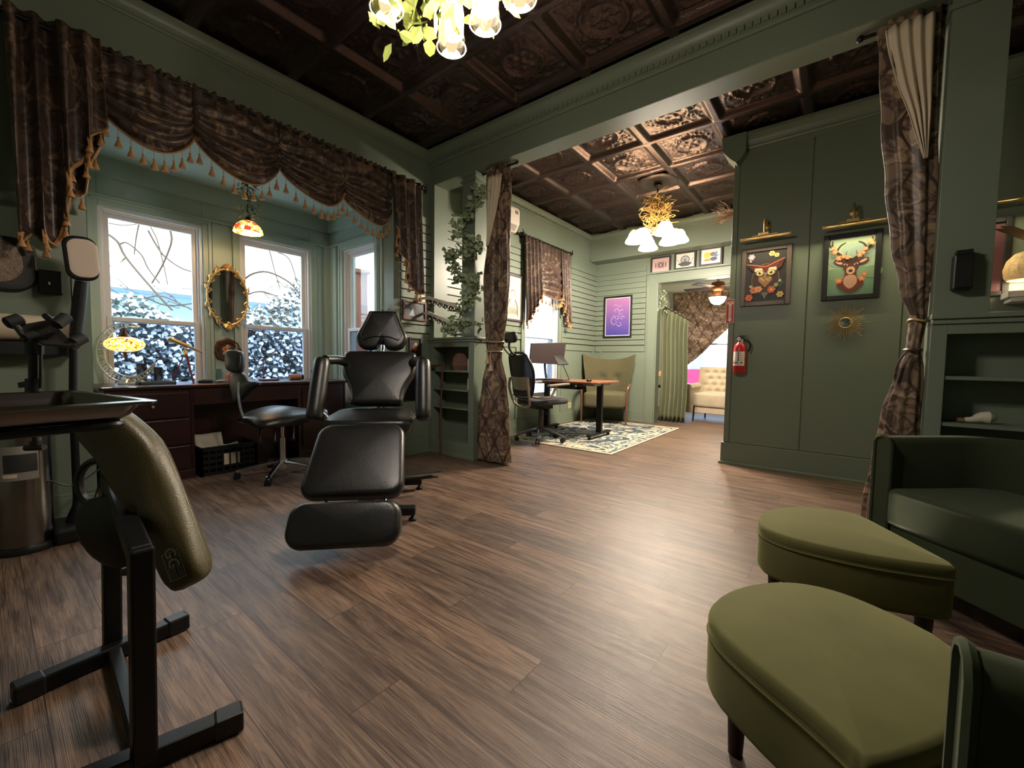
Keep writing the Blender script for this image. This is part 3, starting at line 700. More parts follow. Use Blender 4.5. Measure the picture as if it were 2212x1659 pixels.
m = MB(); m.lathe([(.02, .10), (.03, .098), (.06, .085), (.088, .06), (.106, .028), (.112, .0), (.109, -.004)], (pc[0], pc[1], 2.09), 32, star=.03, stn=10); m.build('shade', STAIN, t, solid=.003)
m = MB(); m.cyl((*pc, 2.20), (*pc, 2.575), .004, n=6); m.lathe([(.045, 0), (.045, -.012), (.02, -.03), (0, -.03)], (*pc, 2.579), 16); m.lathe([(0, .03), (.018, .02), (.024, 0)], (*pc, 2.20), 12); m.build('chain', BLACKM, t)
m = MB(); m.ball((*pc, 2.13), .028); m.build('bulb', BULB, t)
ZU = V((0, 0, 1))
light('pendant_light', 'POINT', (pc[0], pc[1], 2.095), 9, (1, .66, .32), .04)
m = MB()
for i in range(150):
    z = ru(2.21, 2.56); a = R()*6.28; r_ = ru(.01, .07)*(1 if z > 2.3 else 1.1)
    leaf(m, (pc[0]+cos(a)*r_, pc[1]+sin(a)*r_, z), (cos(a), sin(a), ru(-1, .2)), (0, 0, 1), ru(.025, .045), ru(.02, .03))
gv = thing('vine', 'small green vine twisted around the chain of the stained glass pendant', 'plant', (pc[0], pc[1], 2.2))
m.build('foliage', LEAF, gv, smooth=False)
m = MB(); m.tube([(pc[0]+.016*cos(i*.9), pc[1]+.016*sin(i*.9), 2.22+i*.016) for i in range(22)], .003, 5); m.build('stem', BARK, gv)

# ---------------------------------------------------------------- sideboard desk in the bay
DZT = .772
t = thing('desk', 'long dark mahogany pedestal desk standing in the bay window', 'desk', (-4.44, 1.46, 0))
m = MB(); m.box(-4.68, .50, DZT-.03, -4.15, 2.42, DZT); m.build('desk_top', MAHOG, t, smooth=False, bevel=.008, bseg=3)
for y0, y1, nm in ((.53, 1.06, 1), (1.90, 2.40, 1)):
    m = MB(); m.box(-4.67, y0, .03, -4.18, y1, DZT-.03); m.box(-4.67, y0, 0, -4.165, y1, .07); m.box(-4.18, y0, .07, -4.172, y0+.02, DZT-.03); m.box(-4.18, y1-.02, .07, -4.172, y1, DZT-.03)
    m.build('pedestal', MAHOG, t, smooth=False, bevel=.003)
    if y0 < 1:
        zs = [.09, .29, .51, .725]
        for a, b_ in zip(zs, zs[1:]):
            m = MB(); m.box(-4.18, y0+.03, a, -4.160, y1-.03, b_-.015); d = m.build('drawer', MAHOG, t, smooth=False, bevel=.005)
            m = MB(); m.lathe([(.006, 0), (.006, .012), (.013, .018), (.010, .026), (0, .028)], (-4.160, (y0+y1)/2, (a+b_)/2-.01), 12, (1, 0, 0)); m.build('knob', CHROME, d)
    else:
        m = MB(); m.box(-4.18, y0+.04, .12, -4.166, y1-.04, DZT-.06); m.build('door', MAHOG, t, smooth=False, bevel=.004)
m = MB(); m.box(-4.46, 1.06, .0, -4.44, 1.90, DZT-.03); m.build('modesty_panel', MAHOG, t, smooth=False)
m = MB(); m.box(-4.66, 1.06, .60, -4.17, 1.90, DZT-.031); d = m.build('centre_drawer', MAHOG, t, smooth=False, bevel=.003)

# crate of papers in the kneehole
t = thing('crate', 'black perforated crate in the kneehole of the mahogany desk', 'crate', (-4.28, 1.3, 0))
cx0, cx1, cy0, cy1 = -4.43, -4.13, 1.09, 1.50
m = MB(); hz = .245
m.box(cx0, cy0, .0, cx1, cy1, .012)
for (a0, b0), (a1, b1) in (((cx1, cy0), (cx1, cy1)), ((cx0, cy0), (cx0, cy1)), ((cx0, cy0), (cx1, cy0)), ((cx0, cy1), (cx1, cy1))):
    p0, p1 = V((a0, b0, 0)), V((a1, b1, 0)); d_ = p1-p0; n_ = 8
    for z in (.0, .055, .105, .155, .205): m.bar(p0+V((0, 0, z+.014)), p1+V((0, 0, z+.014)), .008, .028)
    for i in range(n_+1): q = p0+d_*(i/n_); m.bar(q, q+V((0, 0, hz-.01)), .012 if i % n_ else .02, .016)
    m.bar(p0+V((0, 0, hz-.012)), p1+V((0, 0, hz-.012)), .014, .02)
m.build('body', BLACKP, t, smooth=False)
m = MB(); m.box(cx1+.002, 1.25, .075, cx1+.006, 1.37, .17); m.build('label_card', CREAM, t, smooth=False)
def sheet(label, p, w_, h_, rx, rz, col=(196, 186, 168)):
    m = MB(); fr = frame(p, (sin(rz), cos(rz), 0), (-cos(rz)*sin(rx), sin(rz)*sin(rx)*.3, cos(rx)))
    m.grid(lambda u, v: fr((u-.5)*w_, v*h_, .006*sin(u*5+v*3)), 8, 6); o = m.build('paper_sheet', flat(col), smooth=True, solid=.001); tag(o, label, 'paper'); return o
sheet('large folded cream paper sticking out of the black crate', (-4.25, 1.19, .20), .20, .17, .75, .1)
sheet('small white paper strip lying across the black crate edge', (-4.15, 1.33, .225), .13, .05, 1.2, -.3, (214, 206, 190))

# things on the desk
GLS = mat('lamp_crystal', (214, 216, 214), .12, .7)
ZU = V((0, 0, 1))
def crescent():
    c = V((-4.44, .70, 1.02)); hx = V((.785, .62, 0)); t = thing('mosaic_moon_lamp', 'yellow mosaic glass lamp hung in a silver crescent moon stand', 'lamp', (c.x, c.y, DZT))
    m = MB()
    def cr(u, v):
        a = radians(62)+u*radians(296-16); wd = .062*sin(pi*min(1, max(0, u)))**.7; ro = .235; rr = ro-(wd)*v
        return c+hx*(cos(a)*rr)+ZU*(sin(a)*rr)
    for sx in (-.012, .012):
        for vv in (0, 1): m.tube([cr(i/40, vv)+V((sx, 0, 0)) for i in range(41)], .005, 6)
    for i in range(1, 40):
        for sx in (-.012, .012):
            if i % 2: m.tube([cr(i/40, 0)+V((sx, 0, 0)), cr(i/40, 1)+V((sx, 0, 0))], .002, 4)
        for k in range(2):
            p = cr(i/40, .2+.6*R()); m.ball(p, .007, 6, 4)
    m.build('crescent_frame', GLS, t)
    m = MB(); m.lathe([(.085, 0), (.085, .012), (.06, .022), (.03, .03), (.02, .05), (.016, .07)], (c.x, c.y+.03, DZT), 20, cap=True)
    for i in range(10): a = i*.628; m.tube([(c.x+.02*cos(a), c.y+.03+.02*sin(a), DZT+.06), (c.x+.06*cos(a), c.y+.03+.06*sin(a), DZT+.035), (c.x+.078*cos(a), c.y+.03+.078*sin(a), DZT+.01)], .007, 5, k=2)
    m.build('base', GLS, t)
    m = MB(); g = c+hx*-.01+ZU*.068; m.ball(g, (.125, .125, .062), 24, 14)
    mz, nt, n, L, b = nodes('mosaic_yellow')
    tc = N(nt, 'ShaderNodeTexCoord'); vo = N(nt, 'ShaderNodeTexVoronoi'); vo.inputs['Scale'].default_value = 90; L.new(tc.outputs['Object'], vo.inputs['Vector'])
    sp = N(nt, 'ShaderNodeSeparateColor'); L.new(vo.outputs['Color'], sp.inputs[0]); r = ramp(nt, [(0, lin((255, 232, 170))), (.45, lin((255, 190, 60))), (.75, lin((214, 140, 30))), (.92, lin((120, 70, 20)))], 'CONSTANT'); L.new(sp.outputs[0], r.inputs[0])
    L.new(r.outputs[0], b.inputs['Base Color']); L.new(r.outputs[0], b.inputs['Emission Color']); b.inputs['Emission Strength'].default_value = 1.1
    m.build('mosaic_globe', mz, t)
    m = MB(); m.lathe([(.004, .15), (.006, .12), (.016, .09), (.034, .068), (.05, .055)], g, 16); m.cyl(g-ZU*.06, g+ZU*.06, .004); m.lathe([(.045, -.055), (.03, -.065), (.012, -.07), (.006, -.09), (.008, -.095), (0, -.12)], g, 12); m.build('globe_cap', mat('antique_copper', (92, 58, 44), .35, .8), t)
    light('mosaic_lamp_light', 'POINT', (g.x+.17, g.y-.05, g.z-.02), .8, (1, .68, .3), .05)
crescent()
def cylv(name, label, cat_, x, y, z, r, h, mm, grp=None, inner=None):
    t = thing(name, label, cat_, (x, y, z), group=grp)
    m = MB(); m.lathe([(0, 0), (r, 0), (r, h), (r*.86, h), (r*.84, h-.01), (0, h-.012)], (x, y, z), 20); m.build('body', mm, t)
    if inner: m = MB(); m.cyl((x, y, z+h-.012), (x, y, z+h+.004), .002, n=5); m.build('wick', BLK, t)
    return t
SMOKE = mat('smoked_glass', (46, 40, 36), .12, alpha=.8)
cylv('pillar_candle', 'taller dark pillar candle beside the moon lamp', 'candle', -4.50, .80, DZT, .034, .165, SMOKE, inner=1)
cylv('pillar_candle', 'shorter dark pillar candle nearer the telescope', 'candle', -4.50, .905, DZT, .030, .135, SMOKE, inner=1)
t = thing('tray', 'flat dark grey tray in front of the pillar candles on the mahogany desk', 'tray', (-4.35, .85, DZT))
m = MB(); m.box(-4.44, .74, DZT, -4.26, .97, DZT+.006); 
for q in ((-4.44, .74, -4.43, .97), (-4.27, .74, -4.26, .97), (-4.44, .74, -4.26, .75), (-4.44, .96, -4.26, .97)): m.box(q[0], q[1], DZT, q[2], q[3], DZT+.024)
m.build('body', mat('slate_grey', (74, 80, 84), .5), t, smooth=False, bevel=.002)
def telescope():
    t = thing('telescope', 'small brass telescope on a mahogany tripod standing on the desk', 'telescope', (-4.42, 1.075, DZT)); c = V((-4.42, 1.075, 1.04))
    for a in (.3, 2.4, 4.5):
        f = V((c.x+.10*cos(a), c.y+.10*sin(a), DZT)); m = MB(); m.bar(c+V((cos(a)*.01, sin(a)*.01, -.02)), c.lerp(f, .55), .014, .008); m.bar(c.lerp(f, .5), f, .009, .006); m.build('leg', mat('red_wood', (112, 40, 36), .35), t, smooth=False)
    m = MB(); m.lathe([(.016, -.03), (.018, 0), (.012, .012), (.006, .02), (.006, .04)], c, 12, cap=True); m.build('tripod_head', BRASS, t)
    d = V((.05, .86, -.42)).normalized(); q = c+V((0, 0, .055)); m = MB()
    m.cyl(q-d*.11, q+d*.02, .017); m.cyl(q-d*.125, q-d*.10, .020); m.cyl(q+d*.02, q+d*.09, .011); m.cyl(q+d*.09, q+d*.125, .007); m.cyl(q+d*.12, q+d*.13, .011)
    m.build('tube', BRASS, t)
telescope()
t = thing('drinking_glass', 'clear empty glass standing on the desk by the gold mirror wall', 'glass', (-4.42, 1.315, DZT))
m = MB(); m.lathe([(0, .004), (.026, .004), (.032, .05), (.030, .12), (.028, .12), (.030, .05), (.024, .010), (0, .010)], (-4.42, 1.315, DZT), 24); m.build('bowl', CLEARG, t)
m = MB(); m.pad([(-.05, -.02), (-.02, -.035), (.03, -.03), (.06, -.005), (.04, .03), (-.03, .035)], .022, .01, frame((-4.36, 1.19, DZT), (.1, 1, 0), (-1, .1, 0)), .008); tag(m.build('glove', mat('black_cloth', (24, 18, 18), .8), smooth=True), 'crumpled black glove on the desk right of the telescope', 'glove')
m = MB(); m.tube([(-4.34, 1.27, DZT+.01), (-4.33, 1.30, DZT+.016), (-4.33, 1.33, DZT+.012)], .010, 8, k=2); tag(m.build('shell', CREAM), 'small pale shell on the desk beside the black glove', 'shell')
t = thing('wooden_box', 'small amber wooden drawer box behind the stool backrest', 'box', (-4.45, 1.44, DZT))
m = MB(); m.box(-4.51, 1.385, DZT, -4.40, 1.495, DZT+.065); m.build('body', mat('amber_wood', (168, 104, 56), .4, var=(20, .3)), t, smooth=False, bevel=.004)
m = MB(); m.prism([(1.395, 0), (1.485, 0), (1.47, .03), (1.41, .03)], -4.50, -4.41, lambda u, v, w: (w, u, DZT+.065+v)); m.build('lid', mat('amber_wood2', (150, 84, 46), .4), t, smooth=False)
for k in range(2): m = MB(); m.box(-4.40, 1.39, DZT+.006+k*.028, -4.395, 1.49, DZT+.030+k*.028); m.build('drawer', mat('amber_wood3', (186, 120, 64), .4), t, smooth=False)
# jointed magnifier stand
t = thing('magnifier', 'jointed brass magnifying glass on a red wooden stand', 'magnifier', (-4.42, 1.69, DZT)); c = V((-4.42, 1.69, DZT))
m = MB(); m.box(c.x-.05, c.y-.03, DZT, c.x+.05, c.y+.12, DZT+.018); m.build('base', mat('red_wood', (112, 40, 36), .35), t, smooth=False, bevel=.003)
j = [c+V((0, 0, .02)), c+V((0, -.005, .205)), c+V((.02, .10, .262)), c+V((.03, .215, .212))]
m = MB(); m.cyl(j[0], j[1], .005, n=8); m.cyl(j[1], j[2], .004, n=8); m.cyl(j[2], j[3], .004, n=8)
for p in (j[0]+V((0, 0, .05)), j[1], j[2]): m.ball(p, .013)
m.build('arm', mat('aged_brass', (130, 84, 58), .35, .7), t)
g = frame(j[3]+V((0, .045, -.02)), (0, .93, -.36), (.5, .2, .8))
m = MB(); m.tube([g(.048*cos(a), .048*sin(a)) for a in [i*pi/12 for i in range(24)]], .004, 6, closed=True); lr = m.build('lens_ring', BLACKM, t)
m = MB(); m.poly([g(.046*cos(a), .046*sin(a)) for a in [i*pi/12 for i in range(24)]]); m.build('lens', CLEARG, lr)
t = thing('trinket', 'stubby patterned orange cylinder lying on the desk by the window', 'trinket', (-4.44, 2.0, DZT))
m = MB(); m.cyl((-4.44, 1.94, DZT+.03), (-4.44, 2.05, DZT+.03), .03, n=20); m.build('body', mat('orange_pattern', (176, 112, 74), .4, var=(60, .5)), t)
m = MB(); m.cyl((-4.44, 2.05, DZT+.03), (-4.44, 2.075, DZT+.03), .027, n=20); m.build('cap', BLACKP, t)
cylv('ink_bottle', 'dark narrow bottle standing before the bay corner, left of the cactus', 'bottle', -4.45, 2.19, DZT, .020, .105, SMOKE)
cylv('ink_bottle', 'taller dark bottle behind the small cactus, by the bay corner', 'bottle', -4.52, 2.245, DZT, .018, .135, SMOKE)
m = MB(); m.lathe([(.016, 0), (.022, .03), (.02, .09), (.010, .15), (.003, .19)], (-4.42, 2.27, DZT), 10, star=.12, stn=5, cap=True); tag(m.build('cactus', mat('cactus_green', (84, 104, 84), .6), smooth=True), 'slender green cactus at the right end of the desk', 'plant')
# ---------------------------------------------------------------- tattoo chair
def rrect(w_, h_, r, n=5, x0=None, top=1.0):
    """rounded rectangle outline centred on 0; `top` scales the width at +v"""
    P = []
    for cx_, cy_, a0 in ((w_/2-r, h_/2-r, 0), (-w_/2+r, h_/2-r, pi/2), (-w_/2+r, -h_/2+r, pi), (w_/2-r, -h_/2+r, 1.5*pi)):
        for i in range(n+1):
            a = a0+pi/2*i/n; u, v = cx_+r*cos(a), cy_+r*sin(a); k = 1+(top-1)*(v/h_+.5); P.append((u*k, v))
    return P
def smooth(pts, k=4): return [(p.x, p.y) for p in cat([(a, b_, 0) for a, b_ in pts], k, True)]
TO = V((-2.45, 1.58, 0)); TS = V((.680, .733, 0)).normalized(); TF = V((.733, -.680, 0)).normalized(); ZU = V((0, 0, 1))
def W(s, f, z): return TO+TS*s+TF*f+ZU*z
t = thing('tattoo_chair', 'black leather tattoo chair with leg and foot rests in mid room', 'chair', TO)
def seam(mb, outl, fn, w_, k, r=.0035): mb.tube([fn(u*k, v*k, w_) for u, v in outl], r, 5, closed=True)
# seat
f_ = frame(W(-.01, -.15, .515), TS, -TF+ZU*.08); o_ = rrect(.60, .47, .10, top=.88)
m = MB(); m.pad(o_, .105, .035, f_, .018); m.build('seat', BLACKL, t)
m = MB(); m.fbox(f_, -.22, -.17, -.05, .22, .17, .005); m.build('seat_pan', BLACKM, t, smooth=False, bevel=.01)
# backrest
f_ = frame(W(0, -.335, .635), TS, ZU*.40-TF*.22)
half = [(.0, .0), (.165, .0), (.185, .03), (.195, .10), (.225, .18), (.262, .25), (.275, .33), (.268, .41), (.235, .445), (0, .45)]
o_ = smooth([(a, b_) for a, b_ in half]+[(-a, b_) for a, b_ in half[::-1][1:-1]], 2)
m = MB(); m.pad(o_, .095, .04, f_, .012); m.build('backrest', BLACKL, t)
m = MB(); m.fbox(f_, -.05, .05, -.05, .05, .40, .01); m.cyl(f_(0, .42, -.01), f_(0, .58, .0), .013); m.build('back_support', CHROME, t, smooth=False)
# headrest
f_ = frame(W(0, -.575, 1.095), TS, ZU*.40-TF*.12)
half = [(0, .012), (.022, .005), (.04, -.03), (.11, -.038), (.165, -.012), (.192, .045), (.188, .085), (.15, .17), (.112, .262), (.095, .28), (0, .283)]
o_ = smooth([(a, b_) for a, b_ in half]+[(-a, b_) for a, b_ in half[::-1][1:-1]], 2)
m = MB(); m.pad(o_, .085, .03, f_, .01); hr = m.build('headrest', BLACKL, t)
m = MB(); m.tube([f_(-.13, .03, .092), f_(-.155, .07, .09), f_(-.08, .26, .092)], .0035, 5); m.tube([f_(.13, .03, .092), f_(.155, .07, .09), f_(.08, .26, .092)], .0035, 5); m.tube([f_(-.13, .03, .094), f_(-.06, .055, .098), f_(.06, .055, .098), f_(.13, .03, .094)], .0035, 5)
m.build('piping', BLACKL, hr)
# leg rest
f_ = frame(W(-.01, .285, .365), TS, ZU*.36-TF*.36); o_ = rrect(.565, .49, .08, top=.90)
m = MB(); m.pad(o_, .095, .04, f_, .01); m.build('leg_rest', BLACKL, t)
m = MB(); m.fbox(f_, -.2, -.2, -.03, .2, .2, .005); m.build('leg_rest_plate', BLACKM, t, smooth=False, bevel=.01)
# foot rest
f_ = frame(W(.005, .655, .140), TS, ZU*.36-TF*.22); o_ = [(a-.0, b_-.012-.03*(a/.28)**2*(b_ > 0)*0+.02*(a/.28)**2*(b_ < 0)) for a, b_ in rrect(.56, .235, .075, n=7, top=.97)]
m = MB(); m.pad(o_, .105, .045, f_, .010); m.build('foot_rest', BLACKL, t)
for s in (-.16, .16):
    m = MB(); m.cyl(W(s, .36, .22), W(s, .60, .12), .009); m.build('foot_rest_rod', CHROME, t)
# arms
for s in (-1, 1):
    a, b_ = W(.34*s, -.16, .985), W(.35*s, .0, .60)
    m = MB(); m.tube([a+(a-b_)*.02, a.lerp(b_, .03), a.lerp(b_, .5), a.lerp(b_, .95), b_+(b_-a)*.02], [.03, .055, .058, .055, .03], 14, k=3, sq=.95, up=TS); ar = m.build('arm_pad', BLACKL, t)
    m = MB(); m.tube([W(.22*s, -.48, .93), W(.26*s, -.38, .985), W(.33*s, -.20, .99)], [.028, .034, .034], 10, k=3); m.build('arm_link', BLACKL, t)
    m = MB(); m.cyl(W(.27*s, -.05, .60), W(.33*s, -.05, .66), .014); m.build('arm_knob', CHROME, t)
# base
m = MB(); m.fbox(frame(W(0, -.12, 0), TS, -TF), -.09, -.10, .10, .09, .10, .50); m.build('column', BLACKM, t, smooth=False, bevel=.012)
m = MB(); m.fbox(frame(W(0, -.05, 0), TS, -TF), -.055, -.30, .05, .055, .42, .10)
for q in (.26, -.38): m.bar(W(-.32, q, .065), W(.32, q, .065), .07, .05)
m.build('base_frame', BLACKM, t, smooth=False, bevel=.008)
for s in (-.30, .30):
    for q in (.26, -.38):
        m = MB(); m.lathe([(0, 0), (.026, 0), (.024, .012), (.010, .02), (.010, .045)], W(s, q, 0), 14); m.build('leveling_foot', BLACKP, t)
m = MB(); m.bar(W(.12, -.20, .12), W(.40, -.30, .12), .035, .014); m.build('pump_pedal', BLACKM, t, smooth=False)
m = MB(); m.bar(W(.16, -.62, .03), W(.46, -.72, .03), .05, .018); m.bar(W(0, -.38, .06), W(.16, -.62, .03), .03, .018); m.build('chrome_lever', CHROME, t, smooth=False)

# ---------------------------------------------------------------- saddle stool
c = V((-3.72, 1.56, 0))
t = thing('saddle_stool', 'black saddle stool with small backrest on chrome castor base at the desk', 'stool', c)
for k in range(5):
    a = radians(-113+72*k); d = V((cos(a), sin(a), 0))
    m = MB(); m.tube([c+d*.02+ZU*.115, c+d*.16+ZU*.10, c+d*.29+ZU*.075, c+d*.33+ZU*.058], [.026, .021, .019, .022], 8, k=3, sq=.7); lg = m.build('base_arm', CHROME, t)
    q = c+d*.33; sd = V((-d.y, d.x, 0)); m = MB()
    for s in (-1, 1): m.cyl(q+sd*(s*.006)+ZU*.026, q+sd*(s*.022)+ZU*.026, .026, n=16)
    m.lathe([(.012, 0), (.02, .012), (.012, .026)], q+ZU*.035, 10); m.build('castor', BLACKP, lg)
m = MB(); m.cyl(c+ZU*.06, c+ZU*.14, .032); m.cyl(c+ZU*.10, c+ZU*.32, .025); m.cyl(c+ZU*.32, c+ZU*.45, .014); m.build('gas_lift', CHROME, t)
m = MB(); o_ = smooth([(1.12*a, 1.2*b_) for a, b_ in [(-.20, -.21), (-.05, -.24), (.05, -.24), (.20, -.21), (.23, -.05), (.17, .10), (.13, .25), (.05, .31), (-.05, .31), (-.13, .25), (-.17, .10), (-.23, -.05)]], 3)
fs = frame(c+ZU*.455, (1, 0, 0), (0, 1, 0))
def sfn(u, v, w_=0.):
    h = .025*cos(v*9+.4)-.9*max(0, abs(u)-.08)**1.6+.03*max(0, v-.15)*3; return fs(u, v, w_+h*min(1, .3+w_*9)+(.04 if v > .18 else 0)*0)
m.pad(o_, .095, .04, sfn, .02); m.build('seat', BLACKL, t)
m = MB(); m.fbox(fs, -.10, -.12, -.03, .10, .14, .02); m.build('seat_mechanism', BLACKM, t, smooth=False, bevel=.01)
for q in ((.10, -.10, .07), (.12, .04, .06), (.06, -.2, .09)):
    p = c+V((q[0], q[1], .44)); e = p+V((q[2], -.03, -.11)); m = MB(); m.cyl(p, e, .006, n=6); lv = m.build('lever', CHROME, t)
    m = MB(); m.ball(e, (.014, .022, .014)); m.build('lever_knob', CLEARG, lv)
m = MB(); m.tube([c+V((0, -.20, .44)), c+V((-.02, -.28, .50)), c+V((-.04, -.31, .66)), c+V((-.06, -.30, .80))], .010, 8, k=4); m.build('back_post', CHROME, t)
LITB = BLACKL
f_ = frame(at(532, 836, 3.45), (.55, .25, -.18), (-.25, .15, .9)); m = MB(); m.pad(smooth([(1.25*a, 1.2*b_) for a, b_ in [(.10, .06), (.03, .05), (-.05, .085), (-.115, .055), (-.10, -.02), (-.04, -.09), (.0, -.13), (.035, -.08), (.06, -.02)]], 3), .055, .022, f_, .008); m.build('lower_back_pad', BLACKL, t)
f_ = frame(at(512, 782, 3.5), (.75, .55, -.1), (-.12, .1, 1)); m = MB(); m.pad(smooth([(.05, .085), (-.06, .09), (-.075, .03), (-.05, -.07), (.02, -.095), (.075, -.085), (.08, -.0)], 3), .065, .025, f_, .008); m.build('upper_back_pad', BLACKL, t)
m = MB(); m.cyl(at(522, 808, 3.5), at(524, 818, 3.48), .012); m.ball(at(519, 806, 3.5), .016); m.build('pad_joint', CHROME, t)

# ---------------------------------------------------------------- left foreground: arm rest stand
t = thing('arm_rest_stand', 'black metal arm rest stand with curved olive vinyl pad in the foreground', 'stand', (-1.58, .2, 0))
for p0, p1 in (((-1.815, .02, .03), (-1.86, .43, .03)), ((-1.375, -.15, .03), (-1.235, .40, .03))):
    m = MB(); m.bar(p0, p1, .05, .045); b1 = m.build('foot_bar', BLACKM, t, smooth=False, bevel=.006)
    d = (V(p1)-V(p0)).normalized()
    for e_ in ((V(p1)-d*.06, V(p1)+d*.004), (V(p0)-d*.004, V(p0)+d*.06)): m = MB(); m.bar(e_[0], e_[1], .056, .053); m.build('end_cap', BLACKP, b1, smooth=False, bevel=.006)
m = MB(); m.bar(onZ(243, 1395, .03), onZ(312, 1640, .03), .034, .034); m.build('cross_bar', BLACKM, t, smooth=False, bevel=.005)
PF0, PF1, PR0, PR1 = onZ(312, 1640, .03), at(304, 1182, .985), onZ(243, 1395, .03), at(239, 1000, 1.37)
m = MB(); m.bar(PR0, PR1, .046, .046); m.build('post', BLACKM, t, smooth=False, bevel=.006)
m = MB(); m.bar(PF0, PF1, .046, .046); m.build('post', BLACKM, t, smooth=False, bevel=.006)
pdx = [(205, 880), (262, 880), (302, 905), (345, 945), (375, 995), (402, 1050), (432, 1120), (456, 1180), (469, 1218), (462, 1238), (440, 1250), (420, 1257), (403, 1238), (385, 1205), (360, 1165), (328, 1110), (290, 1060), (262, 1010), (238, 965), (208, 935)]
DP = 1.22; o_ = [((px-330)/900*DP, -(py-1080)/900*DP) for px, py in pdx][::-1]
f_ = frame(at(330, 1080, DP), rt2+fw*.10, -dn2+fw*.12)
OLV = mat('olive_vinyl', (78, 70, 44), .38, spec=.5, bump=(260, .15))
m = MB(); m.pad(smooth(o_, 2), .085, .034, f_, .01, back=True); pd = m.build('arm_pad', OLV, t)
m = MB(); m.tube([f_(u*.985, v*.985, .034) for u, v in smooth(o_, 2)], .003, 5, closed=True); m.build('seam', OLV, pd)
lr_ = -1.18
def lb(u, v, w_=0.):
    u *= 1.3; v *= 1.3
    cu, cv = (427-330)/900*DP, -(1199-1080)/900*DP; return f_(cu+u*cos(lr_)-v*sin(lr_), cv+u*sin(lr_)+v*cos(lr_), .093+w_)
A = Art(lb)
GR = (158, 154, 138)
for q in ((-.029, -.0165, .029, -.0152), (-.029, .0152, .029, .0165), (-.029, -.0165, -.0277, .0165), (.0277, -.0165, .029, .0165)): A.rect(*q, GR)
A.text('GG', -.016, 0, .030, GR); [A.rect(.001, y_, .025, y_+.003, (92, 88, 76)) for y_ in (.009, .004, -.002, -.007, -.012)]; 
A.build('logo_patch', pd)
# mechanism under the pad
m = MB(); m.bar(PR1-ZU*.06, PF1-ZU*.02, .045, .045); m.build('support_bar', BLACKM, t, smooth=False, bevel=.006)
c1 = at(250, 1145, 1.33); m = MB(); m.lathe([(0, -.03), (.085, -.028), (.098, -.01), (.098, .02), (.08, .032), (0, .034)], c1, 28, (-fw.x, -fw.y, 0), sx=1, sy=1.25); m.build('ratchet_disc', BLACKP, t)
c1 = at(213, 1043, 1.45); fr = frame(c1, rt2, -dn2); m = MB(); m.tube([fr(.070*cos(a), .078*sin(a)) for a in [radians(60+i*15) for i in range(17)]], .013, 8); m.build('handle_ring', BLACKP, t)
m = MB(); m.bar(at(262, 1040, 1.38), at(330, 1190, 1.28), .04, .03); m.bar(at(270, 960, 1.36), at(330, 1080, 1.34), .10, .02); m.bar(at(240, 1010, 1.4), at(330, 1160, 1.3), .02, .11); m.build('pad_bracket', BLACKM, t, smooth=False, bevel=.004)
m = MB(); m.cyl(at(270, 1236, 1.25), at(352, 1208, 1.2), .011); m.cyl(at(358, 1180, 1.2), at(360, 1233, 1.2), .016); m.build('lock_lever', BLACKP, t)

# steel instrument tray on its stand
A0 = at(350, 866, .95); B0 = at(287, 841, 1.29); Q0 = at(0, 887, .74)
zr = A0.z; B0.z = zr; Q0.z = zr
eu = (Q0-A0).normalized(); ev = (B0-A0); Wd = ev.length; ev = (ev-eu*ev.dot(eu)).normalized(); Wd = Wd*.97
t = thing('instrument_tray', 'stainless steel instrument tray on a stand at the left edge', 'tray', A0+eu*.3-ZU*zr)
LT = .52
def trect(ins, z, n=5, r=.03):
    out = []
    for cx_, cy_, a0 in ((LT-ins-r, Wd-ins-r, 0), (ins+r, Wd-ins-r, pi/2), (ins+r, ins+r, pi), (LT-ins-r, ins+r, 1.5*pi)):
        for i in range(n+1): a = a0+pi/2*i/n; out.append(A0+eu*(cx_+r*cos(a))+ev*(cy_+r*sin(a))+ZU*z)
    return out
rings = [trect(.012, -.006), trect(.0, -.004), trect(.0, .0), trect(.012, .003), trect(.022, .0), trect(.028, -.012), trect(.036, -.030), trect(.05, -.040), trect(.10, -.042)]
m = MB(); n_ = len(rings[0]); m.v = [tuple(p) for r_ in rings for p in r_]
for i in range(len(rings)-1):
    for j in range(n_): m.f.append((i*n_+j, i*n_+(j+1) % n_, (i+1)*n_+(j+1) % n_, (i+1)*n_+j))
m.f.append(tuple((len(rings)-1)*n_+j for j in range(n_))); m.mi = [0]*len(m.f)
m.build('tray_pan', mat('tray_steel', (112, 106, 100), .2, 1., bump=(3, .02)), t, solid=.0015)
m = MB(); pts = trect(.05, -.050); m.tube(pts, .009, 8, closed=True); m.bar(A0+eu*(LT-.03)+ev*Wd*.5-ZU*.05, A0+eu*.05+ev*Wd*.5-ZU*.05, .02, .016); m.build('tray_holder', BLACKM, t)
pb = A0+eu*(LT-.02)+ev*Wd*.5; m = MB(); m.cyl(V((pb.x, pb.y, .05)), V((pb.x, pb.y, zr-.05)), .014); m.build('post', CHROME, t)
m = MB(); q = V((pb.x, pb.y, .03)); m.bar(q-ev*.2, q+ev*.22, .05, .03); m.bar(q, q+eu*.30, .05, .03); m.bar(q-V((0, 0, .015)), q+V((0, 0, .03)), .08, .08); m.build('base', BLACKM, t, smooth=False)
m = MB()
for px, py, s_ in ((232, 852, .02), (252, 858, .016), (268, 853, .013), (285, 862, .012)):
    p = at(px, py, 1.1); p.z = zr-.040+s_; m.ball(p, s_, 8, 6)
tag(m.build('foil_crumple', mat('foil', (170, 130, 100), .25, .9), smooth=False), 'crumpled copper foil lying in the steel instrument tray corner', 'foil')

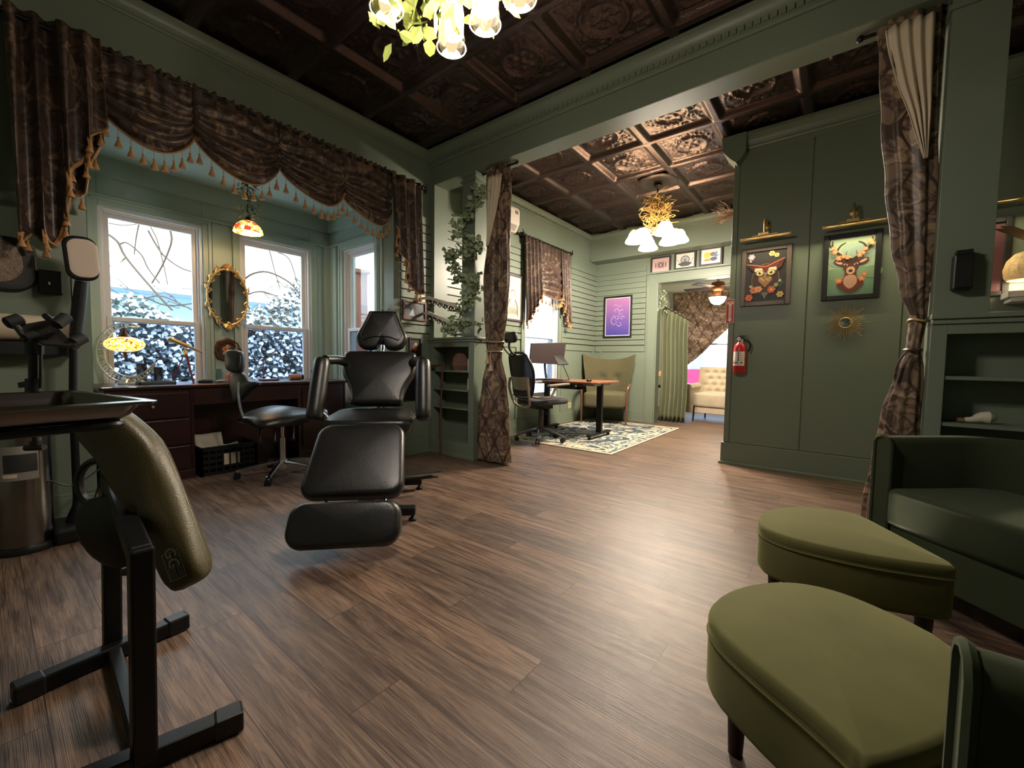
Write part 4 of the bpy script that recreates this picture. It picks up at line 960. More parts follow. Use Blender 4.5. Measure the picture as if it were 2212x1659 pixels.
# phone / tablet holder with four rubber knobs clamped to the tray
t = thing('tablet_holder', 'black tablet holder with four rubber knobs clamped beside the steel tray', 'tablet holder', at(72, 860, 1.25))
HD = 1.25
P4 = [at(38, 703, HD+.07), at(108, 690, HD+.07), at(163, 747, HD-.02), at(92, 742, HD-.02)]
m = MB(); m.add(P4+[p-ZU*.006 for p in P4], [(0, 1, 2, 3), (7, 6, 5, 4), (0, 4, 5, 1), (1, 5, 6, 2), (2, 6, 7, 3), (3, 7, 4, 0)]); m.build('back_plate', mat('dark_taupe_plastic', (44, 38, 38), .5), t, smooth=False)
for (a, b_), r_ in zip((((12, 700), (48, 688)), ((118, 704), (147, 682)), ((155, 742), (184, 727)), ((52, 736), (84, 726))), (.019, .017, .017, .02)):
    m = MB(); p0, p1 = at(*a, HD), at(*b_, HD+.03); m.tube([p0, p0.lerp(p1, .12), p0.lerp(p1, .88), p1], [r_*.7, r_, r_, r_*.7], 12); m.build('rubber_knob', mat('rubber', (18, 18, 18), .75), t)
m = MB(); m.tube([at(35, 705, HD), at(58, 735, HD)], .008); m.tube([at(112, 694, HD+.05), at(98, 682, HD+.06)], .009); m.tube([at(150, 742, HD), at(165, 748, HD)], .012); m.build('arm', BLACKP, t)
m = MB(); m.cyl(at(74, 735, HD), at(74, 862, HD), .0125); m.cyl(at(74, 740, HD), at(74, 765, HD), .02); m.build('post', BLACKM, t)
m = MB(); m.cyl(at(74, 818, HD), at(74, 866, HD), .019); m.bar(at(48, 832, HD), at(70, 828, HD), .022, .016); m.cyl(at(88, 745, HD), at(88, 838, HD), .004); m.build('clamp', BLACKP, t)
m = MB(); m.cyl(at(76, 866, HD), at(76, 960, HD), .007); m.cyl(at(76, 952, HD), at(76, 962, HD), .012); m.tube([at(56, 968, HD), at(96, 966, HD)], .009); m.build('clamp_screw', BLACKM, t)

# steel trash can
c = onZ(60, 1196, 0); c = V((c.x-.105, c.y, 0)); t = thing('trash_can', 'cylindrical brushed steel trash can against the left wall', 'trash can', c)
m = MB(); m.lathe([(0, .03), (.105, .03), (.105, .60), (.0, .60)], c, 40); m.build('body', STEEL, t, ang=30)
m = MB(); m.lathe([(0, 0), (.122, 0), (.124, .012), (.114, .034), (.105, .036)], c, 40, cap=False); m.build('base_ring', BLACKP, t)
m = MB(); m.lathe([(.110, .60), (.112, .62), (.10, .65), (.05, .675), (0, .68)], c, 40); m.build('lid', BLACKP, t)
def wrap(cx_, cz_, rr): 
    a0 = atan2(-c.y, -c.x)
    return lambda u, v, w_=0.: V((c.x+(rr+w_)*cos(a0+(cx_+u)/rr), c.y+(rr+w_)*sin(a0+(cx_+u)/rr), cz_+v))
def wrapped(fn, u0, v0, u1, v1, mm, name, par, dz=0.):
    m = MB(); m.grid(lambda a, b_: fn(u0+(u1-u0)*a, v0+(v1-v0)*b_, dz), 8, 2); return m.build(name, mm, par)
wf = wrap(-.008, .46, .1056)
wrapped(wf, -.085, -.085, .065, .085, mat('label_grey', (132, 126, 116), .6), 'sticker', t)
wrapped(wf, -.055, -.045, .06, .045, mat('label_dark', (42, 42, 42), .6), 'sticker_print', t, .001)
wrapped(wf, -.06, -.07, -.01, -.052, CREAM, 'sticker_band', t, .001)

# led floor lamp
c = V((-3.30, .295, 0)); t = thing('floor_lamp', 'black LED task floor lamp with upright light panel left of the bay', 'lamp', c)
m = MB(); m.box(c.x-.12, c.y-.10, 0, c.x+.14, c.y+.14, .085); m.build('base', BLACKP, t, smooth=False, bevel=.02, bseg=3)
m = MB(); m.lathe([(.05, .085), (.04, .12), (.020, .17), (.018, .20)], c, 16); m.tube([c+ZU*.18, c+ZU*.75, c+V((.01, .02, 1.22))], [.017, .0165, .018], 12); m.build('pole', BLACKM, t)
m = MB(); m.tube([c+V((.01, .02, 1.10)), c+V((.02, .035, 1.25)), c+V((.04, .05, 1.40))], [.026, .029, .026], 12, k=4); m.build('flexible_neck', BLACKP, t)
f_ = frame(V((-3.24, .345, 1.515)), (.12, .97, .06), (-.02, .05, 1)); o_ = rrect(.128, .235, .05, top=1.06)
m = MB(); m.pad(o_, .03, .012, f_, 0); hd = m.build('head', BLACKP, t)
m = MB(); m.pad([(u*.86+.008, v*.86) for u, v in o_], .006, .003, lambda u, v, w_=0.: f_(u, v, w_+.029), 0, back=False); m.build('light_panel', mat('diffuser', (196, 176, 160), .5), hd)
m = MB(); m.tube([(c.x+.1, .16, .35), (c.x+.1, .20, .34), (c.x+.08, .26, .30), (c.x+.02, .33, .31), (c.x-.02, .40, .34), (c.x-.1, .36, .12), (c.x-.14, .30, .02)], .004, 5, k=5); m.build('cord', BLACKP, t)

# wall items at the far left
t = thing('lace_wall_plaque', 'black rounded wall plaque with pale lace relief at the left edge', 'wall art', (WX+.02, .06, 1.34))
f_ = frame((WX+.004, .055, 1.48), (0, 1, 0), (0, 0, 1)); o_ = rrect(.29, .285, .09)
m = MB(); m.pad(o_, .028, .01, f_, 0); m.build('plaque', DKFRAME, t)
m = MB(); m.pad(smooth([(.085, .06), (.04, .115), (-.05, .12), (-.10, .08), (-.12, -.05), (-.08, -.11), (.03, -.10), (.09, -.04)], 3), .014, .006, lambda u, v, w_=0.: f_(u, v, w_+.022), 0, back=False)
m.build('relief', mat('pale_lace', (124, 106, 92), .7, var=(60, .75), bump=(120, .8)), t)
t = thing('wall_box', 'small matte black box mounted on the wall above the paper roll', 'wall box', (WX+.04, .245, 1.33)); m = MB(); m.box(WX+.002, .20, 1.335, WX+.07, .292, 1.465); m.build('body', BLACKP, t, smooth=False, bevel=.008); m = MB(); m.box(WX+.07, .235, 1.385, WX+.073, .243, 1.40); m.build('indicator', CREAM, t, smooth=False)
t = thing('paper_roll', 'wide cream paper roll in a black wall holder at the left edge', 'paper roll', (WX+.08, .04, 1.02))
m = MB(); m.cyl((WX+.085, -.3, 1.14), (WX+.085, .305, 1.14), .07, n=32); m.build('roll', mat('cream_paper', (198, 182, 158), .7), t)
m = MB(); m.box(WX+.002, -.3, 1.0, WX+.13, .312, 1.066); m.box(WX+.002, .307, 1.0, WX+.12, .316, 1.16); m.cyl((WX+.085, .30, 1.14), (WX+.085, .325, 1.14), .014); m.build('holder', BLACKP, t, smooth=False)

# ---------------------------------------------------------------- ottomans and armchairs
def ottoman(label, pts, legs, zt=.40, zb=.205):
    cx_ = sum(p[0] for p in pts)/len(pts); cy_ = sum(p[1] for p in pts)/len(pts)
    t = thing('ottoman', label, 'ottoman', (cx_, cy_, 0), group='velvet ottomans')
    o_ = smooth(pts, 4); 
    if sum((o_[i][0]*o_[(i+1) % len(o_)][1]-o_[(i+1) % len(o_)][0]*o_[i][1]) for i in range(len(o_))) < 0: o_ = o_[::-1]
    fn = lambda u, v, w_=0.: V((u, v, zb+w_))
    m = MB(); m.pad(o_, zt-zb-.025, .02, fn, .0); m.build('box_cushion', VELVET, t)
    fn2 = lambda u, v, w_=0.: V((u, v, zt-.06+w_))
    m = MB(); m.pad([(cx_+(u-cx_)*1.004, cy_+(v-cy_)*1.004) for u, v in o_], .045, .016, fn2, .018, back=False); m.build('top_cushion', VELVET, t)
    m = MB(); m.tube([(cx_+(u-cx_)*1.006, cy_+(v-cy_)*1.006, zt-.058) for u, v in o_], .0025, 6, closed=True); m.build('piping', VELVET, t)
    for x, y in legs:
        m = MB(); m.tube([(x, y, 0), (x, y, zb+.01)], [.017, .026], 12); m.build('leg', DKWOOD, t)
ottoman('olive velvet ottoman nearest the camera, its rounded end lit', [(-.235, 1.13), (-.205, 1.26), (-.12, 1.38), (-.02, 1.43), (.09, 1.41), (.22, 1.31), (.20, 1.10), (.175, .985), (.075, .845), (.05, .842), (.03, .86), (-.03, .905), (-.12, .965), (-.205, 1.04)], ((-.17, 1.165), (.10, 1.34), (.06, .93), (.17, 1.08)))
ottoman('olive velvet ottoman farther off, in front of the green armchair', [(-.235, 1.93), (-.225, 2.02), (-.18, 2.12), (-.07, 2.22), (.07, 2.235), (.16, 2.12), (.295, 1.885), (.302, 1.855), (.285, 1.825), (.10, 1.765), (-.08, 1.755), (-.18, 1.79), (-.225, 1.86)], ((-.18, 2.0), (.08, 2.16), (.245, 1.86), (-.1, 1.82)))

def tub_chair(label, P1, e, d, wd, dp, zs=.45, za=.67, arm=.075, mm=None):
    """P1 front-left seat corner, e along the front edge, d toward the back"""
    P1, e, d = V(P1), V(e).normalized(), V(d).normalized()
    t = thing('tub_armchair', label, 'armchair', P1+e*wd/2+d*dp/2, group='green velvet tub armchairs')
    q = lambda a, b_, z: P1+e*a+d*b_+ZU*z
    # shell: U-shaped wall, outer outline swept around
    def path(off):
        r = .16; pts = [(-off, -.0)]; 
        for i in range(7): a = pi-pi/2*i/6; pts.append((r+(r+off)*cos(a), dp-r+(r+off)*sin(a)))
        for i in range(7): a = pi/2-pi/2*i/6; pts.append((wd-r+(r+off)*cos(a), dp-r+(r+off)*sin(a)))
        pts.append((wd+off, 0)); return pts
    po, pi_ = path(arm), path(0)
    m = MB(); n_ = len(po); rings = []
    tl = [(.0, 0, .10), (.0, 0, za-.03), (.15, 0, za-.008), (.5, 0, za+.002), (.85, 0, za-.008), (1., 0, za-.03), (1., 0, .30)]
    for k, _, z in tl: rings.append([q(a[0]+(b_[0]-a[0])*k, a[1]+(b_[1]-a[1])*k, z) for a, b_ in zip(po, pi_)])
    m.v = [tuple(p) for r_ in rings for p in r_]
    for i in range(len(rings)-1):
        for j in range(n_-1): m.f.append((i*n_+j, i*n_+j+1, (i+1)*n_+j+1, (i+1)*n_+j))
    m.f.append(tuple(i*n_ for i in range(len(rings)))+()); m.f.append(tuple(i*n_+n_-1 for i in range(len(rings)))[::-1]); 
    # front ends closed to the floor side
    m.mi = [0]*len(m.f); m.build('shell', VELVETD, t, ang=60)
    for s in (0, n_-1):
        pts = [rings[i][s]-d*.012 for i in range(len(rings))]; pts[-1] = V((pts[-1].x, pts[-1].y, .10))
        m = MB(); m.tube(pts, .009, 6, closed=True); m.add([p for p in pts], [tuple(range(len(pts)))]); m.build('arm_facing', VELVETD, t)
    fn = lambda u, v, w_=0.: q(u, v, .28+w_)
    oo = [(.01, -.02), (wd-.01, -.02), (wd-.01, dp-.10), (wd-.06, dp-.02), (.06, dp-.02), (.01, dp-.10)]
    m = MB(); m.pad(smooth(oo, 1)[:] if 0 else [(a, b_) for a, b_ in oo], zs-.28, .03, fn, .018); m.build('seat_cushion', mm or VELVETD, t)
    m = MB(); m.fbox(lambda u, v, w_=0.: q(u, v, w_), .0, .0, .10, wd, dp-.03, .28); m.build('seat_base', VELVETD, t, smooth=False, bevel=.01)
    for a, b_ in ((.02, .03), (wd-.02, .03), (.08, dp-.06), (wd-.08, dp-.06)):
        m = MB(); m.cyl(q(a, b_, 0), q(a, b_, .10), .016, .024); m.build('leg', DKWOOD, t)
    return t
P1 = at(1925, 1045, 1.89); P2 = at(2212, 1130, 1.43); e = V((P2.x-P1.x, P2.y-P1.y, 0)).normalized(); d = V((-e.y, e.x, 0))
tub_chair('dark green tub armchair in front of the bookcase at right', (P1.x, P1.y, 0), e, d, .58, .50, .455, .68)
tub_chair('green tub armchair cut off by the bottom right corner', (.165, .79, 0), (0, -1, 0), (1, 0, 0), .55, .52, .42, .615)
# ---------------------------------------------------------------- tied-back curtains at the header
def prof(rows, Y):
    out = []
    for a, b_, py in rows:
        p, q = onY(a, py, Y), onY(b_, py, Y); out.append(((p.z+q.z)/2, (p.x+q.x)/2, abs(q.x-p.x)/2))
    return sorted(out)
def interp(T, z):
    if z <= T[0][0]: return T[0][1:]
    for a, b_ in zip(T, T[1:]):
        if z <= b_[0]: k = (z-a[0])/(b_[0]-a[0]); k = k*k*(3-2*k); return tuple(a[i]+(b_[i]-a[i])*k for i in (1, 2))
    return T[-1][1:]
def bundle(name, label, rows, Y, z0, z1, pleats, mm, depth=.42, grp=None, cat_='curtain', twist=.8):
    T = prof(rows, Y); t = thing(name, label, cat_, (interp(T, z0)[0], Y, z0), group=grp)
    def fn(u, v):
        z = z0+(z1-z0)*v; cx_, hw = interp(T, z); a = 2*pi*u; ph = twist*z
        pl = 1+.16*cos(pleats*a+ph*2)*(1 if hw > .06 else .5)+.05*cos(3*a+1+z*4)
        return V((cx_+hw*.90*pl*cos(a), Y+max(.03, hw*depth)*pl*sin(a), z))
    m = MB(); m.grid(fn, 96, 60, cu=True); m.build('drape', mm, t, ang=80)
    return t, T
cl, TL = bundle('tied_curtain', 'brown damask curtain tied back at the left column beside the bookcase', [(1053, 1100, 350), (1052, 1101, 430), (1054, 1100, 520), (1047, 1100, 600), (1048, 1094, 680), (1050, 1086, 735), (1054, 1082, 768), (1044, 1092, 830), (1036, 1098, 900), (1031, 1103, 985)], 3.10, .025, 2.83, 9, DAM2)
cr, TR = bundle('tied_curtain', 'large dark damask curtain tied back at the right column', [(1893, 2042, 25), (1898, 2036, 120), (1903, 2030, 250), (1912, 2027, 400), (1922, 2020, 520), (1940, 2010, 620), (1962, 2003, 690), (1955, 1990, 752), (1936, 1998, 800), (1905, 1990, 900), (1885, 1985, 1000), (1862, 1975, 1100)], 3.10, .02, 2.835, 8, DAM2)
def lining(par, T, rows, Y, dy):
    """pale folded lining showing inside the curtain head; rows: (pxL, pxR, py)"""
    m = MB(); R_ = sorted([(onY((a+b_)/2, py, Y).z, onY(a, py, Y).x, onY(b_, py, Y).x) for a, b_, py in rows])
    def fn(u, v):
        z = R_[0][0]+(R_[-1][0]-R_[0][0])*v
        for q, w_ in zip(R_, R_[1:]):
            if z <= w_[0]+1e-6: k = (z-q[0])/(w_[0]-q[0]+1e-9); a = q[1]+(w_[1]-q[1])*k; b_ = q[2]+(w_[2]-q[2])*k; break
        hw = interp(T, z)[1]; cx_ = interp(T, z)[0]; x = a+(b_-a)*u
        r_ = max(0, 1-((x-cx_)/(hw*1.05))**2)**.5
        return V((x, Y-max(.03, hw*.42)*1.22*r_-dy+.010*sin(u*2*pi*4), z))
    m.grid(fn, 40, 16); m.build('lining', CREAM, par, solid=.003, ang=80)
lining(cl, TL, [(1063, 1093, 385), (1061, 1090, 420), (1060, 1084, 460), (1059, 1075, 500), (1058, 1066, 535)], 3.10, .004)
lining(cr, TR, [(1912, 2016, 60), (1918, 2013, 110), (1938, 2010, 190), (1960, 2008, 250), (1975, 2004, 300), (1992, 2000, 350)], 3.10, .004)
# header tape rods under the beam
for nm, lb, x0, x1 in (('curtain_rod', 'short black rod under the header at the left column', -2.84, -2.42), ('curtain_rod', 'black rod under the header at the right column', .0, .34)):
    t = thing(nm, lb, 'curtain rod', ((x0+x1)/2, 3.10, 2.80)); m = MB(); m.cyl((x0, 3.10, 2.822), (x1, 3.10, 2.822), .010); m.ball((x0 if x0 < -1 else x0, 3.10, 2.822), .018); m.ball((x1, 3.10, 2.822), .016); m.build('pole', BLACKM, t)
def tieback(label, cx_, z, hw, Y, bx, bz, gold):
    t = thing('tieback', label, 'curtain tieback', (cx_, Y, z))
    m = MB(); P = [V((cx_+hw*1.02*cos(a), Y+max(.04, hw*.5)*1.35*sin(a), z+.006*sin(2*a))) for a in [i*pi/10 for i in range(20)]]; m.tube(P, .006, 6, closed=True)
    m.tube([V((cx_+hw*.9, Y-.0, z)), V((bx, Y+.0, bz))], .006, 6); m.build('cord', gold, t)
    return t
GC = mat('gold_cord', (206, 176, 120), .4, .3)
tz, (tx, th) = 1.19, interp(TL, 1.19)
t = tieback('gold tieback with two tassels on the left curtain', tx, 1.185, th, 3.10, -2.85, 1.2, GC)
z2 = 1.09; x2, h2 = interp(TL, z2)
m = MB(); m.tube([V((x2+h2*1.05*cos(a), 3.10+.045*1.3*sin(a), z2)) for a in [i*pi/10 for i in range(20)]], .007, 6, closed=True); m.build('cord', GC, t)
PINKT = mat('tassel_rose', (196, 158, 132), .6, sheen=.4)
for dx, zt in ((-.03, 1.06), (.015, .99)):
    m = MB(); m.cyl((x2+dx, 3.03, z2), (x2+dx, 3.03, zt), .004, n=5); tassel(m, (x2+dx, 3.03, zt+.01), .09, .024, .01); m.build('tassel', PINKT, t)
tx, th = interp(TR, 1.245); t = tieback('thin gold tieback holding the right curtain to its column', tx, 1.245, th, 3.10, .36, 1.262, GC)
tx, th = interp(TR, 1.09); m = MB(); m.tube([V((tx+th*1.05*cos(a), 3.10+.045*1.3*sin(a), 1.09)) for a in [i*pi/10 for i in range(20)]], .008, 6, closed=True); m.tube([(tx-.03, 3.04, 1.08), (tx-.06, 3.04, 1.02), (tx-.07, 3.05, .93)], .006, 6, k=3); m.build('cord', DAM, t)

# ---------------------------------------------------------------- eucalyptus garland
def garland(name, label, pts, n, spread_, mm, stemm=BARK, L=(.035, .055), Wd=(.026, .044), lights=None):
    P = cat(pts, 6); c = P[0]; t = thing(name, label, 'plant', (c.x, c.y, min(p.z for p in P)))
    m = MB(); m.tube(P, .004, 5); m.build('stem', stemm, t)
    m = MB()
    for i in range(n):
        p = P[int(R()*(len(P)-1))]+rdir()*spread_*R()**.6; p.y -= .01
        leaf(m, p, rdir()+V((0, -.4, -.1)), rdir(), ru(*L), ru(*Wd), .15)
    m.build('foliage', mm, t, smooth=False); return t
EUC = mat('eucalyptus_pale', (140, 156, 124), .6, var=(22, .35))
garland('garland', 'eucalyptus garland spiralling down the left column onto the bookcase', [at(*p) for p in ((1045, 415, 3.98), (1030, 440, 3.95), (1008, 462, 3.95), (990, 490, 4.0), (1000, 515, 3.93), (1035, 525, 3.90), (1030, 545, 3.9), (1000, 545, 3.94), (975, 548, 4.0), (985, 575, 4.05), (1000, 605, 3.95), (1030, 600, 3.92), (1028, 632, 3.92), (1008, 650, 3.96), (990, 690, 3.95), (975, 712, 3.95), (1005, 705, 3.92), (1045, 700, 3.9))], 560, .075, EUC, L=(.04, .065), Wd=(.034, .055))

# bookcase contents
t = thing('stone', 'brown faceted stone on the top shelf of the left bookcase', 'stone', (-3.13, 3.09, .895))
m = MB(); m.lathe([(0, 0), (.085, 0), (.10, .05), (.085, .13), (.05, .175), (0, .185)], (-3.13, 3.09, .895), 7, star=.08, stn=2); m.build('body', mat('geode_brown', (104, 76, 66), .7, var=(40, .5), bump=(60, .6)), t, smooth=False)
for lb, z0, h_ in (('taller cream card leaning beside the stone on the bookcase top shelf', .895, .12), ('short cream card on the second shelf of the left bookcase', .70, .115)):
    m = MB(); m.box(-2.965, 3.03, z0, -2.928, 3.06, z0+h_); tag(m.build('card', CREAM, smooth=False), lb, 'card')
t = thing('light_bulb', 'pale light bulb lying on the shelf of the right bookcase', 'light bulb', (.56, 3.08, .72))
m = MB(); m.tube([(.50, 3.07, .735), (.53, 3.07, .738), (.56, 3.08, .75), (.585, 3.08, .752), (.61, 3.085, .750)], [.012, .016, .028, .032, .012], 12, k=3); m.build('globe', mat('milk_glass', (196, 190, 172), .3), t)
m = MB(); m.cyl((.475, 3.065, .733), (.503, 3.07, .735), .012); m.build('screw_base', BRASS, t)
# walking cane
t = thing('walking_cane', 'thin brown walking cane leaning by the left bookcase', 'cane', (-3.22, 2.93, 0))
b0 = V((-3.24, 2.915, 0)); b1 = onY(955, 793, 2.97)
m = MB(); m.tube([b0, b0.lerp(b1, .3)+V((.004, 0, 0)), b0.lerp(b1, .6)-V((.004, 0, 0)), b0.lerp(b1, .8)+V((.006, 0, 0)), b1], [.008, .009, .009, .010, .010], 8, k=3); m.build('shaft', WALNUT, t)
m = MB(); h0, h1 = onY(920, 792, 2.97), onY(961, 789, 2.97); m.tube([h0, h0.lerp(h1, .5)+V((0, 0, .004)), h1], [.007, .010, .010], 8, k=2); m.tube([h0+V((.01, 0, -.012)), h0.lerp(h1, .35)+V((0, 0, -.02)), h0.lerp(h1, .6)], [.006, .010, .006], 6, k=2); m.build('handle', WALNUT, t)
# display arms with hanging black ties
for i, (pa, pb_) in enumerate((((925, 643), (985, 661)), ((926, 676), (979, 699)))):
    a, b_ = onY(*pa, 2.90), onY(*pb_, 2.90)
    t = thing('display_arm', ('upper' if i == 0 else 'lower')+' white slatwall display arm hung with dark glasses, right of the small framed picture', 'display arm', (a.x, 2.9, b_.z-.05))
    m = MB(); m.bar(a, b_, .018, .030); m.box(WX+.018, 2.87, a.z-.05, WX+.024, 2.93, a.z+.03); m.bar(V((WX+.02, 2.9, a.z)), a, .014, .022); m.bar(b_, b_+V((.006, 0, -.03)), .012, .006); m.build('arm', mat('off_white', (206, 196, 178), .5), t, smooth=False)
    for k in range(5):
        q = a.lerp(b_, .12+k*.19)
        g = MB()
        for s in (-1, 1): g.tube([q+V((.004*s, .022*s+.018*cos(x), -.035+.020*sin(x))) for x in [j*pi/5 for j in range(10)]], .0065, 5, closed=True)
        g.tube([q+V((0, 0, .0)), q+V((0, 0, -.03))], .003, 5)
        g.build('dark_glasses', BLACKP, t)

# ---------------------------------------------------------------- framed pictures
def framed(name, label, fr, w_, h_, fw_, fcol, art=None, mat_=None, depth=.022, grp=None, bg_=(200, 190, 170)):
    o = fr(0, 0, 0); t = thing(name, label, 'picture', o-ZU*h_/2, group=grp)
    m = MB(); W2, H2 = w_/2, h_/2
    for q in ((-W2, -H2, -W2+fw_, H2), (W2-fw_, -H2, W2, H2), (-W2+fw_, H2-fw_, W2-fw_, H2), (-W2+fw_, -H2, W2-fw_, -H2+fw_)): m.fbox(fr, q[0], q[1], 0, q[2], q[3], depth)
    m.build('frame', fcol, t, smooth=False, bevel=.004)
    A = Art(lambda u, v, w__=0.: fr(u, v, depth*.45+w__)); A.rect(-W2+fw_*.9, -H2+fw_*.9, W2-fw_*.9, H2-fw_*.9, bg_)
    if art: art(A, W2-fw_, H2-fw_)
    A.build('picture', t); return t
pf = lambda x, z, y=PY-.014: (lambda u, v, w_=0.: V((x+u, y-w_, z+v)))
def owl(A, a, b_):
    for q in ((-.12, .19, .03, (176, 160, 190), (220, 200, 160)), (.045, .205, .026, (214, 196, 120), (150, 120, 50)), (.085, .185, .022, (206, 186, 110), (150, 120, 50)), (-.125, .15, .010, (214, 206, 180), (150, 120, 60))): A.flower(*q)
    A.ell(.0, -.03, .113, .148, (120, 96, 84)); A.ell(0, -.03, .107, .143, (58, 36, 30)); A.ell(0, -.05, .075, .11, (64, 40, 34))
    A.poly([(-.03, -.15), (.03, -.15), (.0, -.215)], (120, 110, 100))
    A.poly([(-.055, .0), (.0, .015), (.05, .0), (.055, -.04), (.0, -.105), (-.055, -.04)], (150, 112, 70))
    for i in range(7): A.ell(-.035+.012*i, -.02-.01*(i % 3), .006, .010, (206, 160, 90))
    A.poly([(-.155, .125), (-.09, .115), (0, .10), (.07, .125), (.15, .155), (.125, .075), (.085, .05), (.06, .0), (0, .02), (-.06, .0), (-.09, .05), (-.115, .07)], (96, 40, 26))
    A.line([(-.155, .122), (-.08, .108), (0, .088), (.07, .118), (.15, .152)], (.007, .006), (206, 110, 62))
    A.poly([(.09, .06), (.15, .15), (.11, .12)], (60, 34, 34)); A.poly([(-.1, .06), (-.15, .12), (-.10, .10)], (60, 34, 34))
    for s in (-1, 1):
        A.poly([(s*.008, .03), (s*.03, .075), (s*.085, .078), (s*.09, .05), (s*.05, .035)], (228, 206, 180))
        A.ell(s*.045, .032, .036, .027, (150, 120, 96)); A.ell(s*.045, .03, .025, .024, (236, 214, 140)); A.ell(s*.045, .03, .013, .014, (60, 50, 36)); A.ell(s*.04, .036, .004, .004, (250, 250, 240))
    A.poly([(-.012, .03), (.012, .03), (.004, -.012), (-.004, -.012)], (150, 130, 130))
    for q in ((-.09, -.125, .035, (216, 128, 88), (190, 90, 50)), (-.05, -.12, .032, (226, 160, 110), (200, 110, 70)), (.055, -.13, .035, (214, 96, 66), (230, 170, 90)), (.09, -.09, .018, (200, 200, 150), (120, 130, 60)), (-.115, -.09, .014, (214, 190, 150), (120, 90, 50)), (-.125, -.195, .034, (222, 110, 80), (200, 80, 60)), (.125, -.18, .03, (214, 180, 110), (170, 120, 60)), (.12, -.055, .012, (230, 230, 220), (190, 190, 120))): A.flower(*q)
    for k in range(6): A.line([(.06+k*.012, -.11), (.1+k*.01, -.07), (.12+k*.006, -.03-.01*k)], .002, (110, 130, 90))
framed('owl_picture', 'framed painting of a brown owl with flowers on dark background', pf(-.598, 1.828), .405, .545, .038, mat('grey_brown_frame', (92, 80, 72), .4), owl, bg_=(44, 42, 44))
def deer(A, a, b_):
    for i in range(8): A.ell(ru(-.1, .1), ru(-.18, .2), .07, .05, (150-i*3, 172-i*4, 146))
    A.rect(-a, -b_, a, -b_*.25, (112, 146, 118)); 
    for i in range(5): A.ell(-a+.05+i*.06, -b_*.25, .07, .05, (128, 154, 120))
    for s in (-1, 1):
        A.line([(s*.02, .06), (s*.07, .10), (s*.125, .16), (s*.13, .225)], (.022, .008), (58, 42, 34))
        A.line([(s*.10, .13), (s*.075, .18), (s*.04, .20)], (.015, .004), (58, 42, 34)); A.line([(s*.125, .16), (s*.15, .20), (s*.145, .24)], (.014, .004), (58, 42, 34)); A.line([(s*.04, .085), (s*.03, .13)], (.007, .002), (70, 52, 42)); A.line([(s*.13, .14), (s*.15, .15)], (.007, .002), (70, 52, 42))
        A.ell(s*.078, .035, .042, .020, (84, 44, 34), s*.5); A.ell(s*.08, .036, .028, .011, (214, 160, 134), s*.5)
    A.poly(smooth([(-.03, -.02), (.03, -.02), (.045, -.10), (.09, -.14), (.06, -.19), (0, -.225), (-.06, -.19), (-.09, -.14), (-.045, -.10)], 3), (106, 52, 38)); A.poly(smooth([(-.03, -.08), (.03, -.08), (.045, -.14), (0, -.19), (-.045, -.14)], 3), (196, 150, 124))
    A.poly(smooth([(-.05, .05), (0, .065), (.05, .05), (.052, .0), (.028, -.055), (0, -.075), (-.028, -.055), (-.052, .0)], 3), (92, 48, 36)); A.ell(0, .045, .04, .022, (60, 36, 32))
    A.poly(smooth([(-.02, -.01), (.02, -.01), (.028, -.05), (0, -.072), (-.028, -.05)], 3), (206, 160, 134)); A.ell(0, -.04, .014, .011, (34, 22, 22))
    for s in (-1, 1): A.ell(s*.034, .012, .014, .009, (226, 206, 190), s*.3); A.ell(s*.034, .011, .009, .007, (22, 16, 16))
    for q in ((-.08, .075, .024), (-.05, .085, .020), (-.025, .07, .016), (.055, .085, .022), (.075, .10, .018), (.09, .13, .018), (-.11, .13, .022), (-.125, .16, .018), (.115, .19, .022), (.13, .17, .018), (-.075, -.12, .026), (.075, -.11, .026), (.09, -.08, .018)): A.flower(*q, (232, 138, 100), (240, 180, 130))
framed('deer_picture', 'framed painting of an antlered deer with pink roses on green', pf(.024, 1.842), .385, .56, .040, BLK, deer, bg_=(160, 180, 150))
def third(A, a, b_):
    A.ell(-.06, .17, .05, .04, (230, 90, 90)); A.flower(-.11, .18, .05, (236, 84, 84), (250, 140, 120)); A.ell(0, 0, .10, .16, (190, 90, 80)); A.ell(-.05, .05, .02, .02, (40, 20, 20))
framed('flower_picture', 'framed picture with red flowers half hidden behind the right curtain', pf(.72, 1.80), .39, .56, .035, BLK, third, bg_=(70, 40, 44))
def pic_lamp(label, x, z=2.165, L_=.40):
    y = PY-.15; t = thing('picture_lamp', label, 'picture lamp', (x, PY-.08, z), group='brass picture lamps over the paintings')
    m = MB(); m.bar((x-L_/2, y, z), (x+L_/2, y, z), .03, .010); m.bar((x-L_/2, y+.012, z-.008), (x+L_/2, y+.012, z-.008), .012, .010); m.build('light_bar', BRASS, t, smooth=False, bevel=.002)
    m = MB(); m.bar((x-.10, y, z+.014), (x+.10, y, z+.014), .022, .008); m.bar((x-.05, y, z+.026), (x+.03, y, z+.026), .03, .02); m.build('mount', BRASS, t, smooth=False, bevel=.002)
    m = MB(); m.tube([(x-.005, y, z+.03), (x-.005, y, z+.12), (x-.005, y+.03, z+.165), (x-.005, y+.075, z+.16), (x-.005, PY-.022, z+.12)], .009, 8, k=4); m.lathe([(.03, 0), (.03, .008), (.015, .016)], (x-.005, PY-.014, z+.12), 14, (0, -1, 0), cap=True); m.build('arm', BRASS, t)
    l = light('picture_light', 'AREA', (x, y+.012, z-.017), 4.2, (1, .86, .52), L_*.9, (radians(-30), 0, 0), .012); return t
pic_lamp('brass picture lamp above the owl painting', -.60); pic_lamp('brass picture lamp above the deer painting', .03, 2.165, .42); pic_lamp('brass picture lamp above the half hidden flower picture', .72, 2.165, .42)
